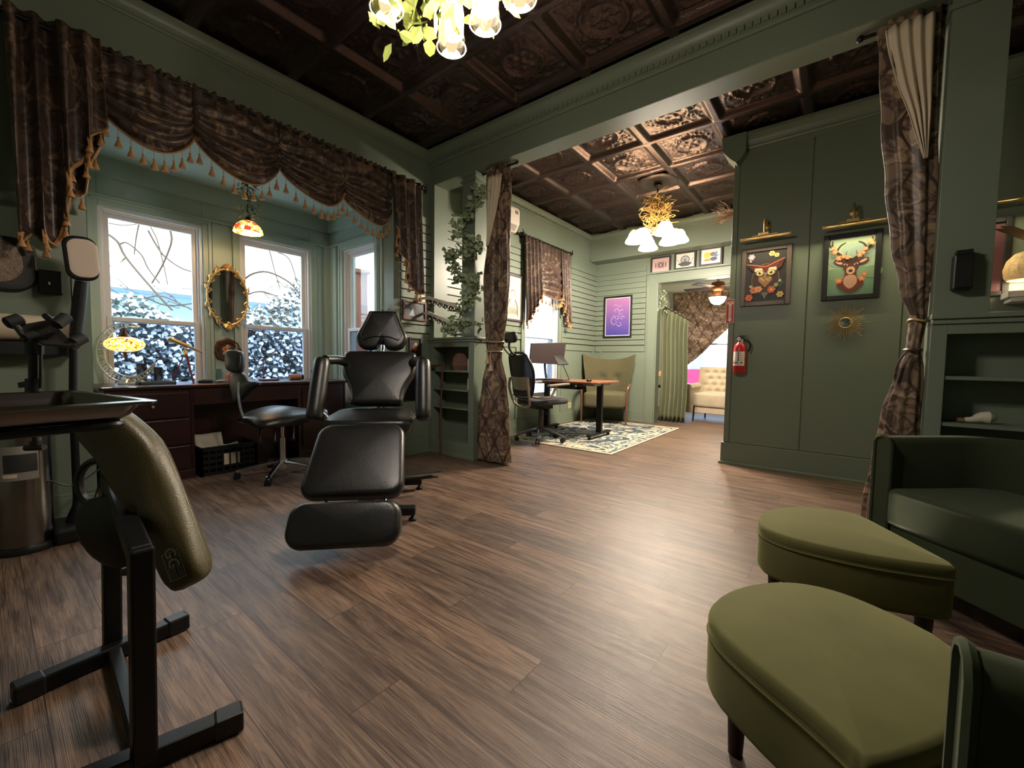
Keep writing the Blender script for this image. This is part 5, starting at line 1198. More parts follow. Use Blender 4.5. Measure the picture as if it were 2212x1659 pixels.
# sunburst mirror
sc_ = V((.01, PY-.018, 1.365)); t = thing('sunburst_mirror', 'gold sunburst mirror with thin rays below the deer painting', 'mirror', sc_)
m = MB(); m.lathe([(0, .012), (.036, .010)], sc_, 28, (0, -1, 0)); m.build('mirror_glass', MATS['mirror'], t)
m = MB(); m.tube([sc_+V((.042*cos(a), -.010, .042*sin(a))) for a in [i*pi/16 for i in range(32)]], .005, 6, closed=True); m.build('rim', BRASS, t)
m = MB()
for i in range(56):
    a = 2*pi*i/56; l_ = (.165 if i % 7 == 0 else .12 if i % 3 == 0 else .135-.03*(i % 2)); m.cyl(sc_+V((.04*cos(a), -.006, .04*sin(a))), sc_+V((l_*cos(a), -.006-.006*(i % 2), l_*sin(a))), .0020, .0013, 5)
m.build('rays', mat('satin_gold', (176, 146, 96), .6, .4), t)
# fire extinguisher and sign
ex = V((-.775, PY-.075, .92)); t = thing('fire_extinguisher', 'red fire extinguisher hanging at the left end of the partition wall', 'fire extinguisher', ex); RED = mat('extinguisher_red', (176, 30, 36), .3, coat=.3)
m = MB(); m.lathe([(0, 0), (.05, 0), (.053, .008), (.053, .235), (.045, .265), (.025, .285), (.018, .30), (0, .30)], ex, 28); m.build('cylinder', RED, t)
m = MB(); m.lathe([(.016, .30), (.018, .315), (.012, .33)], ex, 12, cap=True); m.bar(ex+V((-.045, 0, .335)), ex+V((.06, 0, .352)), .018, .008); m.bar(ex+V((-.01, 0, .318)), ex+V((.06, 0, .33)), .018, .006); m.tube([ex+V((.018, -.01, .315)), ex+V((.07, -.005, .30)), ex+V((.085, 0, .25)), ex+V((.072, 0, .20))], .008, 8, k=4); m.box(ex.x-.02, PY-.02, 1.0, ex.x+.02, PY-.012, 1.28); m.build('valve_handle', BLACKP, t)
m = MB(); m.lathe([(.018, 0), (.018, .008)], ex+V((-.01, -.018, .322)), 14, (0, -1, 0), cap=True); m.build('gauge', CHROME, t)
m = MB(); m.box(ex.x+.012, ex.y-.055, 1.195, ex.x+.034, ex.y-.053, 1.235); m.build('tag', CREAM, t, smooth=False)
def ew(u, v, w_=0.): a = -pi/2-.25+u/.054; return V((ex.x+(.0536+w_)*cos(a), ex.y+(.0536+w_)*sin(a), ex.z+v))
m = MB(); m.grid(lambda a, b_: ew(-.07+.14*a, .065+.135*b_), 14, 2); m.build('label_sheet', mat('label_white', (222, 208, 196), .5), t)
A = Art(lambda u, v, w_=0.: ew(u, v, .0006+w_)); 
for k, s_ in enumerate(('PULL', 'AIM', 'SQUEEZE', 'SWEEP')): A.rect(-.055, .180-k*.021, -.005, .184-k*.021, (150, 130, 126)); A.rect(-.055, .174-k*.021, -.015, .177-k*.021, (150, 130, 126)); A.ell(.012, .183-k*.021, .007, .007, (60, 50, 50)); A.rect(.026, .178-k*.021, .056, .182-k*.021, (150, 140, 136))
[A.rect(-.055+i*.018, .086, -.043+i*.018, .102, (70, 56, 56)) for i in range(4)]; A.rect(.032, .086, .046, .102, (70, 56, 56)); A.rect(-.06, .072, .056, .077, (150, 120, 110)); A.build('label_print', t)
t = thing('extinguisher_sign', 'small red sign with white down arrow above the fire extinguisher', 'sign', (-.886, PY-.016, 1.405))
m = MB(); m.box(-.924, PY-.0165, 1.405, -.850, PY-.0145, 1.635); m.build('plate', flat((226, 200, 186)), t, smooth=False)
A = Art(lambda u, v, w_=0.: V((-.887+u, PY-.017-w_, 1.52+v))); A.rect(-.032, -.11, .032, .11, (176, 36, 48)); A.rect(-.012, -.085, .012, .07, (230, 200, 190)); A.poly([(-.022, -.082), (.022, -.082), (0, -.105)], (230, 200, 190)); A.rect(-.026, .068, .026, .095, (230, 200, 190)); A.text('FIRE', 0, .081, .017, (176, 36, 48)); A.text('EXTINGUISHER', 0, -.008, .0165, (176, 36, 48), -pi/2); A.build('print', t)

# right column: black wall box, shelf and woven sconce beyond
t = thing('wall_speaker', 'small black wall speaker on the right column', 'speaker', (.44, 2.97, 1.37)); m = MB(); m.box(.405, 2.93, 1.375, .475, 2.998, 1.545); m.build('body', BLACKP, t, smooth=False, bevel=.008); m = MB(); m.box(.412, 2.926, 1.385, .468, 2.931, 1.50); m.build('grille', BLK, t, smooth=False); m = MB(); m.box(.415, 2.94, 1.545, .47, 2.998, 1.565); m.build('top_bracket', BLACKP, t, smooth=False)
c = V((.98, 4.45, 1.78)); t = thing('woven_wall_lamp', 'woven capiz wall lamp glowing at the right edge', 'lamp', c)
m = MB(); m.lathe([(.03, .12), (.07, .105), (.105, .06), (.12, .0), (.115, -.05), (.10, -.075)], (c.x, c.y, 1.68), 28, star=.03, stn=14)
capz = mat('capiz', (196, 166, 112), .5, var=(45, .6), bump=(60, .8), emit=(214, 170, 110), estr=.25); m.build('shade', capz, t, solid=.003)
m = MB(); m.ball((c.x, c.y, 1.655), .045); m.build('bulb', BULB, t)
m = MB(); m.cyl((c.x, c.y, 1.79), (c.x, c.y, 1.86), .012); m.tube([(c.x, c.y, 1.86), (c.x, c.y+.05, 1.90), (c.x, PY-.014, 1.88)], .009, 6, k=3); m.build('arm', BLACKM, t)
for k in range(5):
    a = -2.6+k*.5; m = MB(); leaf(m, (c.x+.02*cos(a), c.y, 1.86), (cos(a), -.3, .5-.15*k), (0, 0, 1), .22, .09); m.build('metal_leaf', mat('tin_leaf', (96, 88, 74), .45, .5), t, smooth=False)
light('wall_lamp_light', 'POINT', (c.x, c.y, 1.60), 4, (1, .80, .55), .05)
t = thing('wall_shelf', 'small white wall shelf under the woven lamp', 'shelf', (.98, 4.5, 1.48)); m = MB(); m.box(.88, 4.40, 1.49, 1.12, PY-.012, 1.53); m.box(.90, 4.42, 1.46, 1.10, PY-.012, 1.49); m.build('board', WHITE, t, smooth=False)
m = MB(); m.lathe([(0, 0), (.03, 0), (.036, .03), (.02, .05), (.0, .052)], (1.02, 4.47, 1.53), 14); tag(m.build('dish', mat('milk_glass', (196, 190, 172), .3)), 'tiny glass dish on the small white wall shelf', 'dish')

# small pictures on the left wall
pl = lambda y, z, x=WX+.02: (lambda u, v, w_=0.: V((x+w_, y+u, z+v)))
def photo1(A, a, b_): A.rect(-a, -b_, a, b_, (70, 72, 78)); A.poly(smooth([(-.06, -.04), (-.02, .05), (.03, .06), (.07, -.05)], 3), (30, 28, 30)); A.poly([(-.07, -.05), (-.02, .03), (.0, -.06)], (150, 160, 166)); A.ell(.04, -.02, .03, .05, (24, 24, 26), .5)
framed('wood_framed_picture', 'small wood-framed dark photograph on the shiplap right of the bay', pl(2.78, 1.505), .30, .20, .022, WALNUT, photo1, bg_=(196, 178, 150))
def photo2(A, a, b_): A.ell(.0, .05, .03, .04, (120, 60, 40)); A.flower(.01, .08, .02, (150, 150, 90), (180, 120, 70)); A.flower(0, -.06, .025, (150, 50, 40), (90, 30, 30))
framed('dark_picture', 'narrow dark floral picture behind the tattoo chair headrest', pl(2.80, 1.08, WX+.004), .16, .30, .018, DKFRAME, photo2, bg_=(26, 24, 26))
framed('dark_picture', 'plain black picture low on the wall behind the tattoo chair arm', pl(2.76, .735, WX+.004), .24, .31, .012, BLK, None, bg_=(18, 18, 20))
# antler hook above the head rest
t = thing('antler_hook', 'pale antler ornament standing behind the tattoo chair headrest', 'ornament', (-3.50, 2.45, 1.38)); m = MB(); c = onY(835, 672, 2.50)
for s in (-1, 1):
    m.tube([c, c+V((s*.03, 0, .02)), c+V((s*.07, 0, .035)), c+V((s*.09, 0, .07))], [.008, .006, .004, .002], 6, k=3); m.tube([c+V((s*.04, 0, .025)), c+V((s*.05, 0, .06))], [.005, .001], 6)
m.tube([c-V((0, 0, .05)), c], .012, 8); m.tube([c-V((0, 0, .045)), V((c.x, 2.525, c.z-.045))], .006, 6); m.build('body', mat('bone', (168, 168, 172), .4, .3), t)

# ---------------------------------------------------------------- second room
def portrait(A, a, b_):
    A.ell(0, .0, a*.85, b_*.85, (150, 140, 124)); A.ell(0, 0, a*.8, b_*.82, (206, 194, 172)); A.ell(.0, .05, .05, .065, (120, 110, 98)); A.ell(0, .04, .038, .05, (214, 202, 180)); A.ell(-.014, .045, .006, .004, (60, 54, 50)); A.ell(.014, .045, .006, .004, (60, 54, 50)); A.ell(0, .015, .009, .004, (120, 80, 74)); A.line([(0, .042), (.003, .028)], .002, (140, 126, 112))
    A.poly([(-.05, -.01), (.05, -.01), (.07, -.10), (.05, -.20), (-.05, -.20), (-.07, -.10)], (190, 178, 158)); A.line([(.05, -.02), (.10, -.10), (.11, -.24)], .02, (96, 88, 80)); A.line([(-.05, -.02), (-.10, -.10), (-.11, -.24)], .02, (96, 88, 80))
    for i in range(6): A.line([(-.09+i*.03, -.13), (-.05+i*.03, -.22)], .004, (80, 72, 66)); A.line([(-.05+i*.03, -.13), (-.09+i*.03, -.22)], .004, (80, 72, 66))
framed('portrait_drawing', 'oval pencil portrait in a dark frame, half behind the left curtain', pl(4.41, 1.845), .42, .62, .028, mat('plum_frame', (66, 52, 60), .45), portrait, bg_=(206, 190, 162))
def swirl(A, a, b_):
    A.rect(-a, -b_, a, b_, (222, 212, 216)); a -= .012; b_ -= .012
    for i in range(12): A.rect(-a, -b_+2*b_*i/12, a, -b_+2*b_*(i+1)/12, (int(70+i*8), int(62+i*4), int(140+i*1)))
    for cx_, cy_, r_, a0 in ((-.03, .10, .05, 0), (.07, .06, .06, 1), (-.05, -.08, .08, 2), (.04, -.12, .05, 3.4), (.0, .0, .04, 4.2), (-.07, .0, .035, 5.2), (.09, -.03, .04, .4)):
        A.line([(cx_+r_*(1-k/16)*cos(a0+k*.42), cy_+r_*(1-k/16)*sin(a0+k*.42)) for k in range(14)], (.011, .003), (178, 158, 206))
    A.line([(-.08, .19), (-.03, .21), (.02, .17), (.07, .20)], .008, (196, 150, 190))
framed('purple_picture', 'framed violet painting of pale swirls above the wing chair', lambda u, v, w_=0.: V((-3.085+u, FY-.02-w_, 1.79+v)), .52, .72, .032, BLK, swirl, bg_=(222, 212, 216))
def sm1(A, a, b_): [A.ell(-.08+.04*i, 0, .012, .05+.01*(i % 2), (120, 92, 92)) for i in range(5)]; A.ell(0, 0, .03, .05, (90, 66, 70)); A.ell(0, 0, .014, .03, (170, 140, 140))
def sm2(A, a, b_): A.ell(0, .01, .07, .065, (96, 98, 106)); A.ell(0, .01, .055, .05, (160, 160, 166)); A.ell(0, .0, .02, .03, (110, 110, 116)); A.poly([(-.11, -.05), (-.04, -.02), (.04, -.02), (.11, -.05), (.05, -.09), (-.05, -.09)], (70, 66, 58)); A.line([(-.12, .03), (-.08, -.04)], .006, (70, 66, 58)); A.line([(.12, .03), (.08, -.04)], .006, (70, 66, 58))
def sm3(A, a, b_): A.ell(-.05, .02, .05, .045, (216, 178, 60)); A.ell(.03, .03, .04, .03, (130, 80, 50)); A.poly([(.02, .03), (.09, .07), (.08, .01), (.13, .02), (.07, -.02)], (80, 120, 150)); A.ell(.04, -.04, .05, .03, (70, 72, 96)); A.ell(-.05, -.05, .05, .02, (170, 130, 70))
for lb, x, z, fn, bg_ in (('small framed sketch with three brown figures, leftmost above the doorway', -2.366, 2.583, sm1, (176, 150, 146)), ('small framed grey round crest drawing above the doorway', -1.989, 2.606, sm2, (206, 200, 190)), ('small framed yellow and blue drawing, nearest the partition above the doorway', -1.617, 2.615, sm3, (206, 206, 200))):
    framed('small_picture', lb, (lambda x, z: lambda u, v, w_=0.: V((x+u, FY-.022-w_, z+v)))(x, z), .325, .27, .028, DKFRAME, fn, grp='small pictures above the doorway', bg_=bg_)
# rug
def rug():
    m, nt, n, L, b = nodes('rug_pattern'); tc = N(nt, 'ShaderNodeTexCoord')
    nz = N(nt, 'ShaderNodeTexNoise'); nz.inputs['Scale'].default_value = 2.9; nz.inputs['Detail'].default_value = 2.5; nz.inputs['Distortion'].default_value = 2.2; L.new(tc.outputs['Object'], nz.inputs['Vector'])
    r = ramp(nt, [(.0, lin((62, 76, 84))), (.46, lin((184, 174, 152))), (.53, lin((88, 102, 108))), (.60, lin((190, 180, 156))), (.68, lin((168, 140, 100)))], 'CONSTANT'); L.new(nz.outputs['Fac'], r.inputs[0]); L.new(r.outputs[0], b.inputs['Base Color']); b.inputs['Roughness'].default_value = .95; b.inputs['Specular IOR Level'].default_value = .1; return m
t = thing('rug', 'cream and slate patterned area rug under the standing desk', 'rug', (-2.66, 5.36, 0)); x0, x1, y0, y1 = -3.42, -1.90, 4.15, 6.57
m = MB(); m.box(x0+.13, y0+.13, 0, x1-.13, y1-.13, .013); m.build('field', rug(), t, smooth=False)
RB = flat((196, 184, 160), .95); RG = flat((92, 96, 92), .95)
def ring2(i0, i1, mm, nm):
    m = MB(); a = (x0+i0, y0+i0, x1-i0, y1-i0); c_ = (x0+i1, y0+i1, x1-i1, y1-i1)
    m.box(a[0], a[1], 0, a[2], c_[1], .0125); m.box(a[0], c_[3], 0, a[2], a[3], .0125); m.box(a[0], c_[1], 0, c_[0], c_[3], .0125); m.box(c_[2], c_[1], 0, a[2], c_[3], .0125); m.build(nm, mm, t, smooth=False)
ring2(0, .03, RB, 'binding'); ring2(.03, .045, RG, 'border_stripe'); ring2(.045, .115, MATS['rug_pattern'], 'border'); ring2(.115, .13, RB, 'border_stripe')
# standing desk
t = thing('standing_desk', 'black-legged standing desk with walnut top on the rug', 'desk', (-2.9, 5.1, 0)); z = .748
dk = [V((-3.42, 4.50, 0)), V((-2.30, 4.62, 0))]
m = MB(); pts = [(-3.42, 4.56), (-3.35, 4.50), (-2.40, 4.62), (-2.22, 4.80), (-2.16, 5.32), (-2.22, 5.42), (-3.25, 5.25), (-3.44, 5.10)]
pts = [(-3.47, 4.62), (-2.42, 4.66), (-2.37, 4.72), (-2.37, 5.36), (-2.43, 5.42), (-3.42, 5.38), (-3.47, 5.32)]
m.prism(pts, z-.022, z); m.build('desk_top', mat('desk_walnut', (128, 82, 58), .35, var=(8, .2)), t, smooth=False, bevel=.004)
for x in (-2.47, -3.30):
    q = V((x, 5.0, 0)); m = MB(); m.bar(q+ZU*.07, q+ZU*.72, .075, .05, up=(0, 1, 0)); lg = m.build('leg', BLACKM, t, smooth=False, bevel=.004)
    m = MB(); m.bar(V((x, 4.70, .065)), V((x, 5.30, .065)), .065, .03); m.build('foot', BLACKM, lg, smooth=False, bevel=.008)
    for y in (4.73, 5.27): m = MB(); m.lathe([(0, 0), (.022, .003), (.022, .03), (.012, .035), (.012, .055)], (x, y, 0.013), 12); m.build('castor', BLACKP, lg)
m = MB(); m.bar((-2.47, 4.78, z-.04), (-2.47, 5.25, z-.04), .06, .03); m.bar((-3.30, 4.78, z-.04), (-3.30, 5.25, z-.04), .06, .03); m.bar((-3.3, 5.0, z-.045), (-2.47, 5.0, z-.045), .04, .04); m.build('top_frame', mat('grey_steel', (150, 156, 160), .4, .5), t, smooth=False)
m = MB(); m.box(-3.05, 4.68, z-.10, -2.62, 4.80, z-.075); m.box(-3.05, 4.68, z-.10, -3.03, 4.80, z-.022); m.box(-2.64, 4.68, z-.10, -2.62, 4.80, z-.022); m.box(-2.98, 4.70, z-.075, -2.72, 4.79, z-.03); m.build('under_tray', BLACKP, t, smooth=False)
# monitor
c = V((-3.10, 5.08, z)); t = thing('monitor', 'black monitor turned away on the standing desk', 'monitor', c)
D1 = 6.0; a, b_, c_, d_ = at(1147, 741, 5.72), at(1222, 740, 6.05), at(1216, 788, 6.05), at(1143, 784, 5.72)
nrm = (b_-a).cross(a-d_).normalized(); m = MB(); m.add([p+nrm*s for s in (-.012, .012) for p in (a, b_, c_, d_)], [(0, 1, 2, 3), (7, 6, 5, 4), (0, 4, 5, 1), (1, 5, 6, 2), (2, 6, 7, 3), (3, 7, 4, 0)]); m.build('screen', mat('screen_taupe', (50, 42, 42), .35), t, smooth=False, bevel=.004)
mc = (a+b_+c_+d_)/4; mb_ = (c_+d_)/2
m = MB(); m.tube([mc+nrm*.02*-1, mb_-nrm*.04+V((0, 0, -.02)), V((mb_.x-.0, mb_.y, z+.02))], .018, 8, k=2); m.lathe([(.09, 0), (.09, .01), (.02, .016)], (mb_.x, mb_.y, z), 20, cap=True); m.build('stand', BLACKP, t)
t = thing('laptop_stand', 'folding laptop stand raised on the standing desk', 'laptop stand', (-2.86, 5.0, z)); 
p0, p1 = at(1231, 813, 5.6), at(1213, 782, 5.6); m = MB(); m.bar(V((p0.x, p0.y, z)), p1, .06, .012); m.build('arm', CHROME, t, smooth=False)
m = MB(); q = [at(1195, 768, 5.6), at(1215, 768, 5.7), at(1228, 786, 5.6), at(1206, 787, 5.5)]; m.add(q+[p-ZU*.012 for p in q], [(0, 1, 2, 3), (7, 6, 5, 4), (0, 4, 5, 1), (1, 5, 6, 2), (2, 6, 7, 3), (3, 7, 4, 0)]); m.build('plate', BLACKP, t, smooth=False)
m = MB(); m.box(-3.30, 4.70, z, -2.86, 4.86, z+.018); tag(m.build('keyboard', mat('keys', (60, 60, 62), .5), smooth=False, bevel=.004), 'dark keyboard lying on the standing desk', 'keyboard')
m = MB(); m.ball((-2.53, 4.80, z+.018), (.032, .05, .022)); tag(m.build('computer_mouse', mat('glossy_dark', (30, 24, 24), .15)), 'glossy dark mouse right of the keyboard', 'computer mouse')
# mesh office chair
def office_chair():
    c = V((-2.92, 4.29, .013)); t = thing('office_chair', 'black mesh office chair with headrest behind the left curtain', 'office chair', c)
    fwd = V((.36, .93, 0)).normalized(); sd = V((fwd.y, -fwd.x, 0)); q = lambda s, f, z: c+sd*s+fwd*f+ZU*z
    BK = BLACKP; TA = mat('taupe_plastic', (132, 122, 108), .4); ME = mat('mesh_fabric', (34, 32, 32), .8, alpha=.92)
    for k in range(5):
        a = radians(-62+72*k); d = V((cos(a), sin(a), 0)); m = MB(); m.tube([c+d*.02+ZU*.14, c+d*.15+ZU*.12, c+d*.27+ZU*.085, c+d*.30+ZU*.06], [.03, .024, .02, .022], 8, k=3, sq=.7); lg = m.build('base_arm', mat('charcoal', (52, 50, 48), .4), t)
        m = MB(); p = c+d*.30; s2 = V((-d.y, d.x, 0)); [m.cyl(p+s2*(s*.006)+ZU*.028, p+s2*(s*.026)+ZU*.028, .028, n=14) for s in (-1, 1)]; m.build('castor', BK, lg)
    m = MB(); m.cyl(c+ZU*.12, c+ZU*.42, .028); m.lathe([(.05, .10), (.05, .16), (.03, .18)], c, 14); m.build('gas_lift', mat('charcoal', (52, 50, 48), .4), t)
    m = MB(); m.bar(q(0, -.12, .43), q(0, .12, .43), .18, .05); m.tube([q(.1, -.05, .42), q(.22, -.08, .38), q(.27, -.1, .36)], .008, 6, k=2); m.build('mechanism', BK, t)
    m = MB(); m.pad(smooth([(-.24, -.20), (0, -.22), (.24, -.20), (.26, .08), (.2, .27), (0, .30), (-.2, .27), (-.26, .08)], 3), .06, .025, frame(q(0, 0, .465), sd, fwd+ZU*.03), .0); m.build('seat', mat('seat_grey', (44, 44, 46), .8), t)
    # back: frame loop + mesh
    fb0 = frame(q(0, -.22, .56), sd, ZU-fwd*.22); fb_ = lambda u, v, w_=0.: fb0(u, v, -w_)
    m = MB(); m.grid(lambda u, v: fb_((u-.5)*(.36+.10*sin(v*2.6)), .02+v*.50, -.03*(1-(2*u-1)**2)+.05*sin(v*2.5)-.05), 12, 12); m.build('back_mesh', ME, t, solid=.006)
    m = MB(); m.tube([fb_(x*(.20+.05*sin((y-.02)/.5*2.6)), y, .05*sin((y)/.5*2.5)-.05) for x, y in ((-.9, .02), (-1, .18), (-1, .36), (-.75, .52), (0, .545), (.75, .52), (1, .36), (1, .18), (.9, .02), (0, -.01))], .016, 8, k=4, closed=True); m.build('back_frame', BK, t)
    m = MB(); [m.tube([fb_(s*.20, .24, -.06), fb_(s*.22, .12, -.09), fb_(s*.17, -.08, -.08), fb_(0, -.13, -.06)], .016, 8, k=3) for s in (-1, 1)]
    m.grid(lambda u, v: fb_((u-.5)*.40, .10+v*.16, -.09+.05*(2*u-1)**2), 8, 4); m.build('lumbar_support', TA, t)
    for i, s in enumerate((-1, 1)):
        m = MB(); m.tube([fb_(s*.21, .02, -.05), q(s*.29, -.08, .56), q(s*.29, .02, .70)], .016, 8, k=3); m.bar(q(s*.29, -.10, .70), q(s*.29, .20, .72), .06, .025); m.build('armrest', TA, t, bevel=.006)
    m = MB(); m.tube([fb_(0, .52, -.06), fb_(0, .62, -.12), fb_(0, .72, -.08)], .014, 8, k=3); m.tube([fb_(-.10, .50, -.05), fb_(-.09, .66, -.15), fb_(-.05, .75, -.06)], .010, 6, k=3); m.build('headrest_stem', BK, t)
    m = MB(); m.pad(rrect(.26, .13, .05), .05, .022, frame(fb_(0, .735, -.05), sd, ZU-fwd*.1), 0); m.build('headrest', BK, t)
office_chair()
# wing chair
def wing_chair(label, c, fwd, mm, legm, tuft, w_=.72, hb=1.08, nm='wing_chair', rolled=False, grp=None):
    c = V(c); fwd = V(fwd).normalized(); sd = V((fwd.y, -fwd.x, 0)); t = thing(nm, label, 'armchair', c, group=grp); q = lambda s, f, z: c+sd*s+fwd*f+ZU*z
    h = w_/2
    m = MB()   # curved back with wings
    hh = (lambda a: hb-.06+.09*abs(a)**2.2) if not rolled else (lambda a: hb-.02)
    def bk(u, v, off=0.):
        a = 2*u-1; z = .32+(hh(a)-.32)*v; wd = (h*(.84+.34*v) if not rolled else h*1.0)
        return q(a*wd, -.24-.10*v+.20*abs(a)**2.4+off, z)
    thk = .07; gm = MB()
    def shell(u, v):   # closed loop around thickness
        return bk(u, v)
    N1, N2 = (56, 34) if tuft else (36, 22)
    fr_ = [[bk(i/N1, j/N2)+fwd*(.010*sin(i/N1*pi) if 0 else 0) for i in range(N1+1)] for j in range(N2+1)]
    if tuft:
        for j in range(N2+1):
            for i in range(N1+1):
                a, b__ = i/N1, j/N2
                for r_ in range(4):
                    for k in range(5+(r_ % 2)):
                        tu, tv = (k+.5+(0 if r_ % 2 else .5))/6.2, .30+r_*.18
                        dd = ((a-tu)*w_)**2+((b__-tv)*.7)**2; fr_[j][i] = fr_[j][i]-fwd*.040*math.exp(-dd/.0011)
    else:
        for j in range(N2+1):
            for i in range(N1+1):
                for tu in (.33, .66):
                    dd = ((i/N1-tu)*w_)**2+((j/N2-.55)*.7)**2; fr_[j][i] = fr_[j][i]-fwd*.045*math.exp(-dd/.0035)
    bkk = [[bk(i/N1, j/N2, -thk-.02) for i in range(N1+1)] for j in range(N2+1)]
    m.v = [tuple(p) for r_ in fr_ for p in r_]+[tuple(p) for r_ in bkk for p in r_]; Wn = N1+1; O = Wn*(N2+1)
    for j in range(N2):
        for i in range(N1):
            a = j*Wn+i; m.f.append((a, a+1, a+Wn+1, a+Wn)); m.f.append((O+a+Wn, O+a+Wn+1, O+a+1, O+a))
    for i in range(N1): m.f.append((N2*Wn+i, N2*Wn+i+1, O+N2*Wn+i+1, O+N2*Wn+i)); m.f.append((O+i, O+i+1, i+1, i))
    for j in range(N2): m.f.append((j*Wn, (j+1)*Wn, O+(j+1)*Wn, O+j*Wn)); a = j*Wn+N1; m.f.append((a+Wn, a, O+a, O+a+Wn))
    m.mi = [0]*len(m.f); m.build('back', mm, t, bevel=0, ang=60)
    if rolled: m = MB(); m.fbox(lambda u, v, w__=0.: q(u, v, w__), -h, -.24, .14, h, .27, .27); m.build('seat_base', mm, t, smooth=False, bevel=.01)
    m = MB(); m.pad(rrect(w_*.88, .58, .06), .24, .05, frame(q(0, .02, .25), sd, fwd), .025); m.build('seat', mm, t)
    for s in (-1, 1):
        if rolled:
            m = MB(); m.fbox(lambda u, v, w__=0.: q(u, v, w__), s*(h-.02), -.26, .14, s*(h+.06), .30, .56); m.tube([q(s*(h+.02), -.28, .60), q(s*(h+.02), .30, .58)], .06, 14); ar = m.build('arm', mm, t, bevel=.01)
        else:
            m = MB(); m.tube([q(s*(h-.02), -.20, .60), q(s*(h+.01), .05, .62), q(s*(h+.01), .22, .60), q(s*(h-.01), .27, .50), q(s*(h-.02), .28, .0)], [.016, .022, .024, .020, .014], 8, k=4); m.build('arm_and_leg', legm, t)
    for s in (-1, 1):
        for f in ((.26, -.26) if rolled else (-.24,)):
            m = MB(); m.cyl(q(s*(h-.06), f-.04*(f < 0), 0), q(s*(h-.08), f, .27), .013, .020); m.build('leg', legm, t)
    return t
wing_chair('olive button-back wing chair with wooden arms behind the standing desk', (-3.03, 6.36, .022), (.30, -.95, 0), OLIVEW, WALNUT, False, w_=.74, hb=1.09)
# air conditioner
t = thing('air_conditioner', 'white wall-mounted air conditioner partly behind the left curtain', 'air conditioner', (WX+.11, 3.9, 2.62)); 
m = MB(); m.prism([(WX+.001, 2.94), (WX+.20, 2.94), (WX+.22, 2.90), (WX+.22, 2.74), (WX+.16, 2.64), (WX+.001, 2.64)], 3.48, 4.30, lambda u, v, w_: (u, w_, v)); m.build('body', mat('ac_white', (214, 202, 190), .4), t, smooth=False, bevel=.012, bseg=3)
m = MB(); m.box(WX+.221, 4.20, 2.85, WX+.223, 4.26, 2.89); m.build('display', flat((110, 106, 100)), t, smooth=False)
m = MB(); m.prism([(WX+.168, 2.655), (WX+.208, 2.715), (WX+.206, 2.72), (WX+.164, 2.66)], 3.55, 4.25, lambda u, v, w_: (u+.008, w_, v-.006)); m.build('vent_flap', flat((150, 140, 130)), t, smooth=False)
# outlet
t = thing('wall_outlet', 'double power outlet low on the wall behind the standing desk', 'outlet', (WX+.005, 5.92, .36)); oc = onX(1230, 875, WX)
m = MB(); m.box(WX, oc.y-.058, oc.z-.06, WX+.006, oc.y+.058, oc.z+.06); m.build('cover_plate', mat('outlet_green', (140, 140, 104), .5), t, smooth=False)
for dy in (-.026, .026):
    for dz in (-.024, .024): m = MB(); m.cyl((WX+.005, oc.y+dy, oc.z+dz), (WX+.009, oc.y+dy, oc.z+dz), .017, n=12); m.build('socket', CREAM, t)
m = MB(); m.box(WX+.015, 3.35, .0, WX+.06, 3.95, .95); tag(m.build('leaning_board', mat('grey_board', (92, 86, 74), .6), smooth=False), 'brown grey board leaning on the wall behind the left curtain', 'board')
# chandelier in the second room
SHG = mat('frosted_glow', (255, 240, 214), .4, emit=(255, 226, 182), estr=22.)
c = V((-1.83, 5.10, 0)); t = thing('chandelier', 'bell-shade chandelier wrapped in curly twigs in the second room', 'chandelier', (c.x, c.y, 2.42))
m = MB(); m.lathe([(.0, 0), (.05, -.005), (.06, -.02), (.02, -.04), (0, -.045)], (c.x, c.y, CH-.03), 20); m.cyl((c.x, c.y, 2.62), (c.x, c.y, CH-.04), .010); m.ball((c.x, c.y, 2.66), .05); m.build('stem', mat('dark_bronze', (60, 48, 40), .4, .6), t)
m = MB(); m.lathe([(.24, 0), (.23, -.012), (.18, -.022), (.12, -.020), (.0, -.022)], (c.x, c.y, CH), 36, star=.02, stn=12); m.build('ceiling_medallion', mat('dark_bronze', (60, 48, 40), .4, .6), t)
BELL = [(.026, .125), (.048, .12), (.070, .09), (.082, .055), (.105, .018), (.118, -.005), (.113, -.008)]
for k in range(6):
    a = radians(12+60*k); d = V((cos(a), sin(a), 0)); rr = .25; zz = 2.45+(.045 if k % 2 else 0)
    m = MB(); m.tube([V((c.x, c.y, 2.63)), c+d*.12+ZU*2.60, c+d*.23+ZU*(zz+.15), c+d*rr+ZU*(zz+.11)], .008, 6, k=4); ar = m.build('arm', MATS['dark_bronze'], t)
    m = MB(); m.lathe(BELL, c+d*rr+ZU*zz, 20, star=.02, stn=10); m.build('lamp_shade', SHG, ar, solid=.003)
    m = MB(); m.ball(c+d*rr+ZU*(zz+.03), .030); m.build('bulb', BULB, ar)
    light('chandelier_light', 'POINT', c+d*rr+ZU*(zz-.02), 72, (1, .88, .74), .05)
m = MB()
for i in range(170):
    a = R()*6.28; z0 = ru(2.58, 3.0); p = V((c.x+.05*cos(a), c.y+.05*sin(a), z0)); P = [p]
    L_ = ru(.10, .26)
    for k in range(5): p = p+V((cos(a+ru(-1.6, 1.6)), sin(a+ru(-1.6, 1.6)), ru(-.7, .7)))*L_/5+rdir()*.02; P.append(p)
    m.tube(P, [.005, .003], 4, k=3)
m.build('curly_twigs', mat('golden_twig', (176, 144, 84), .6), t)
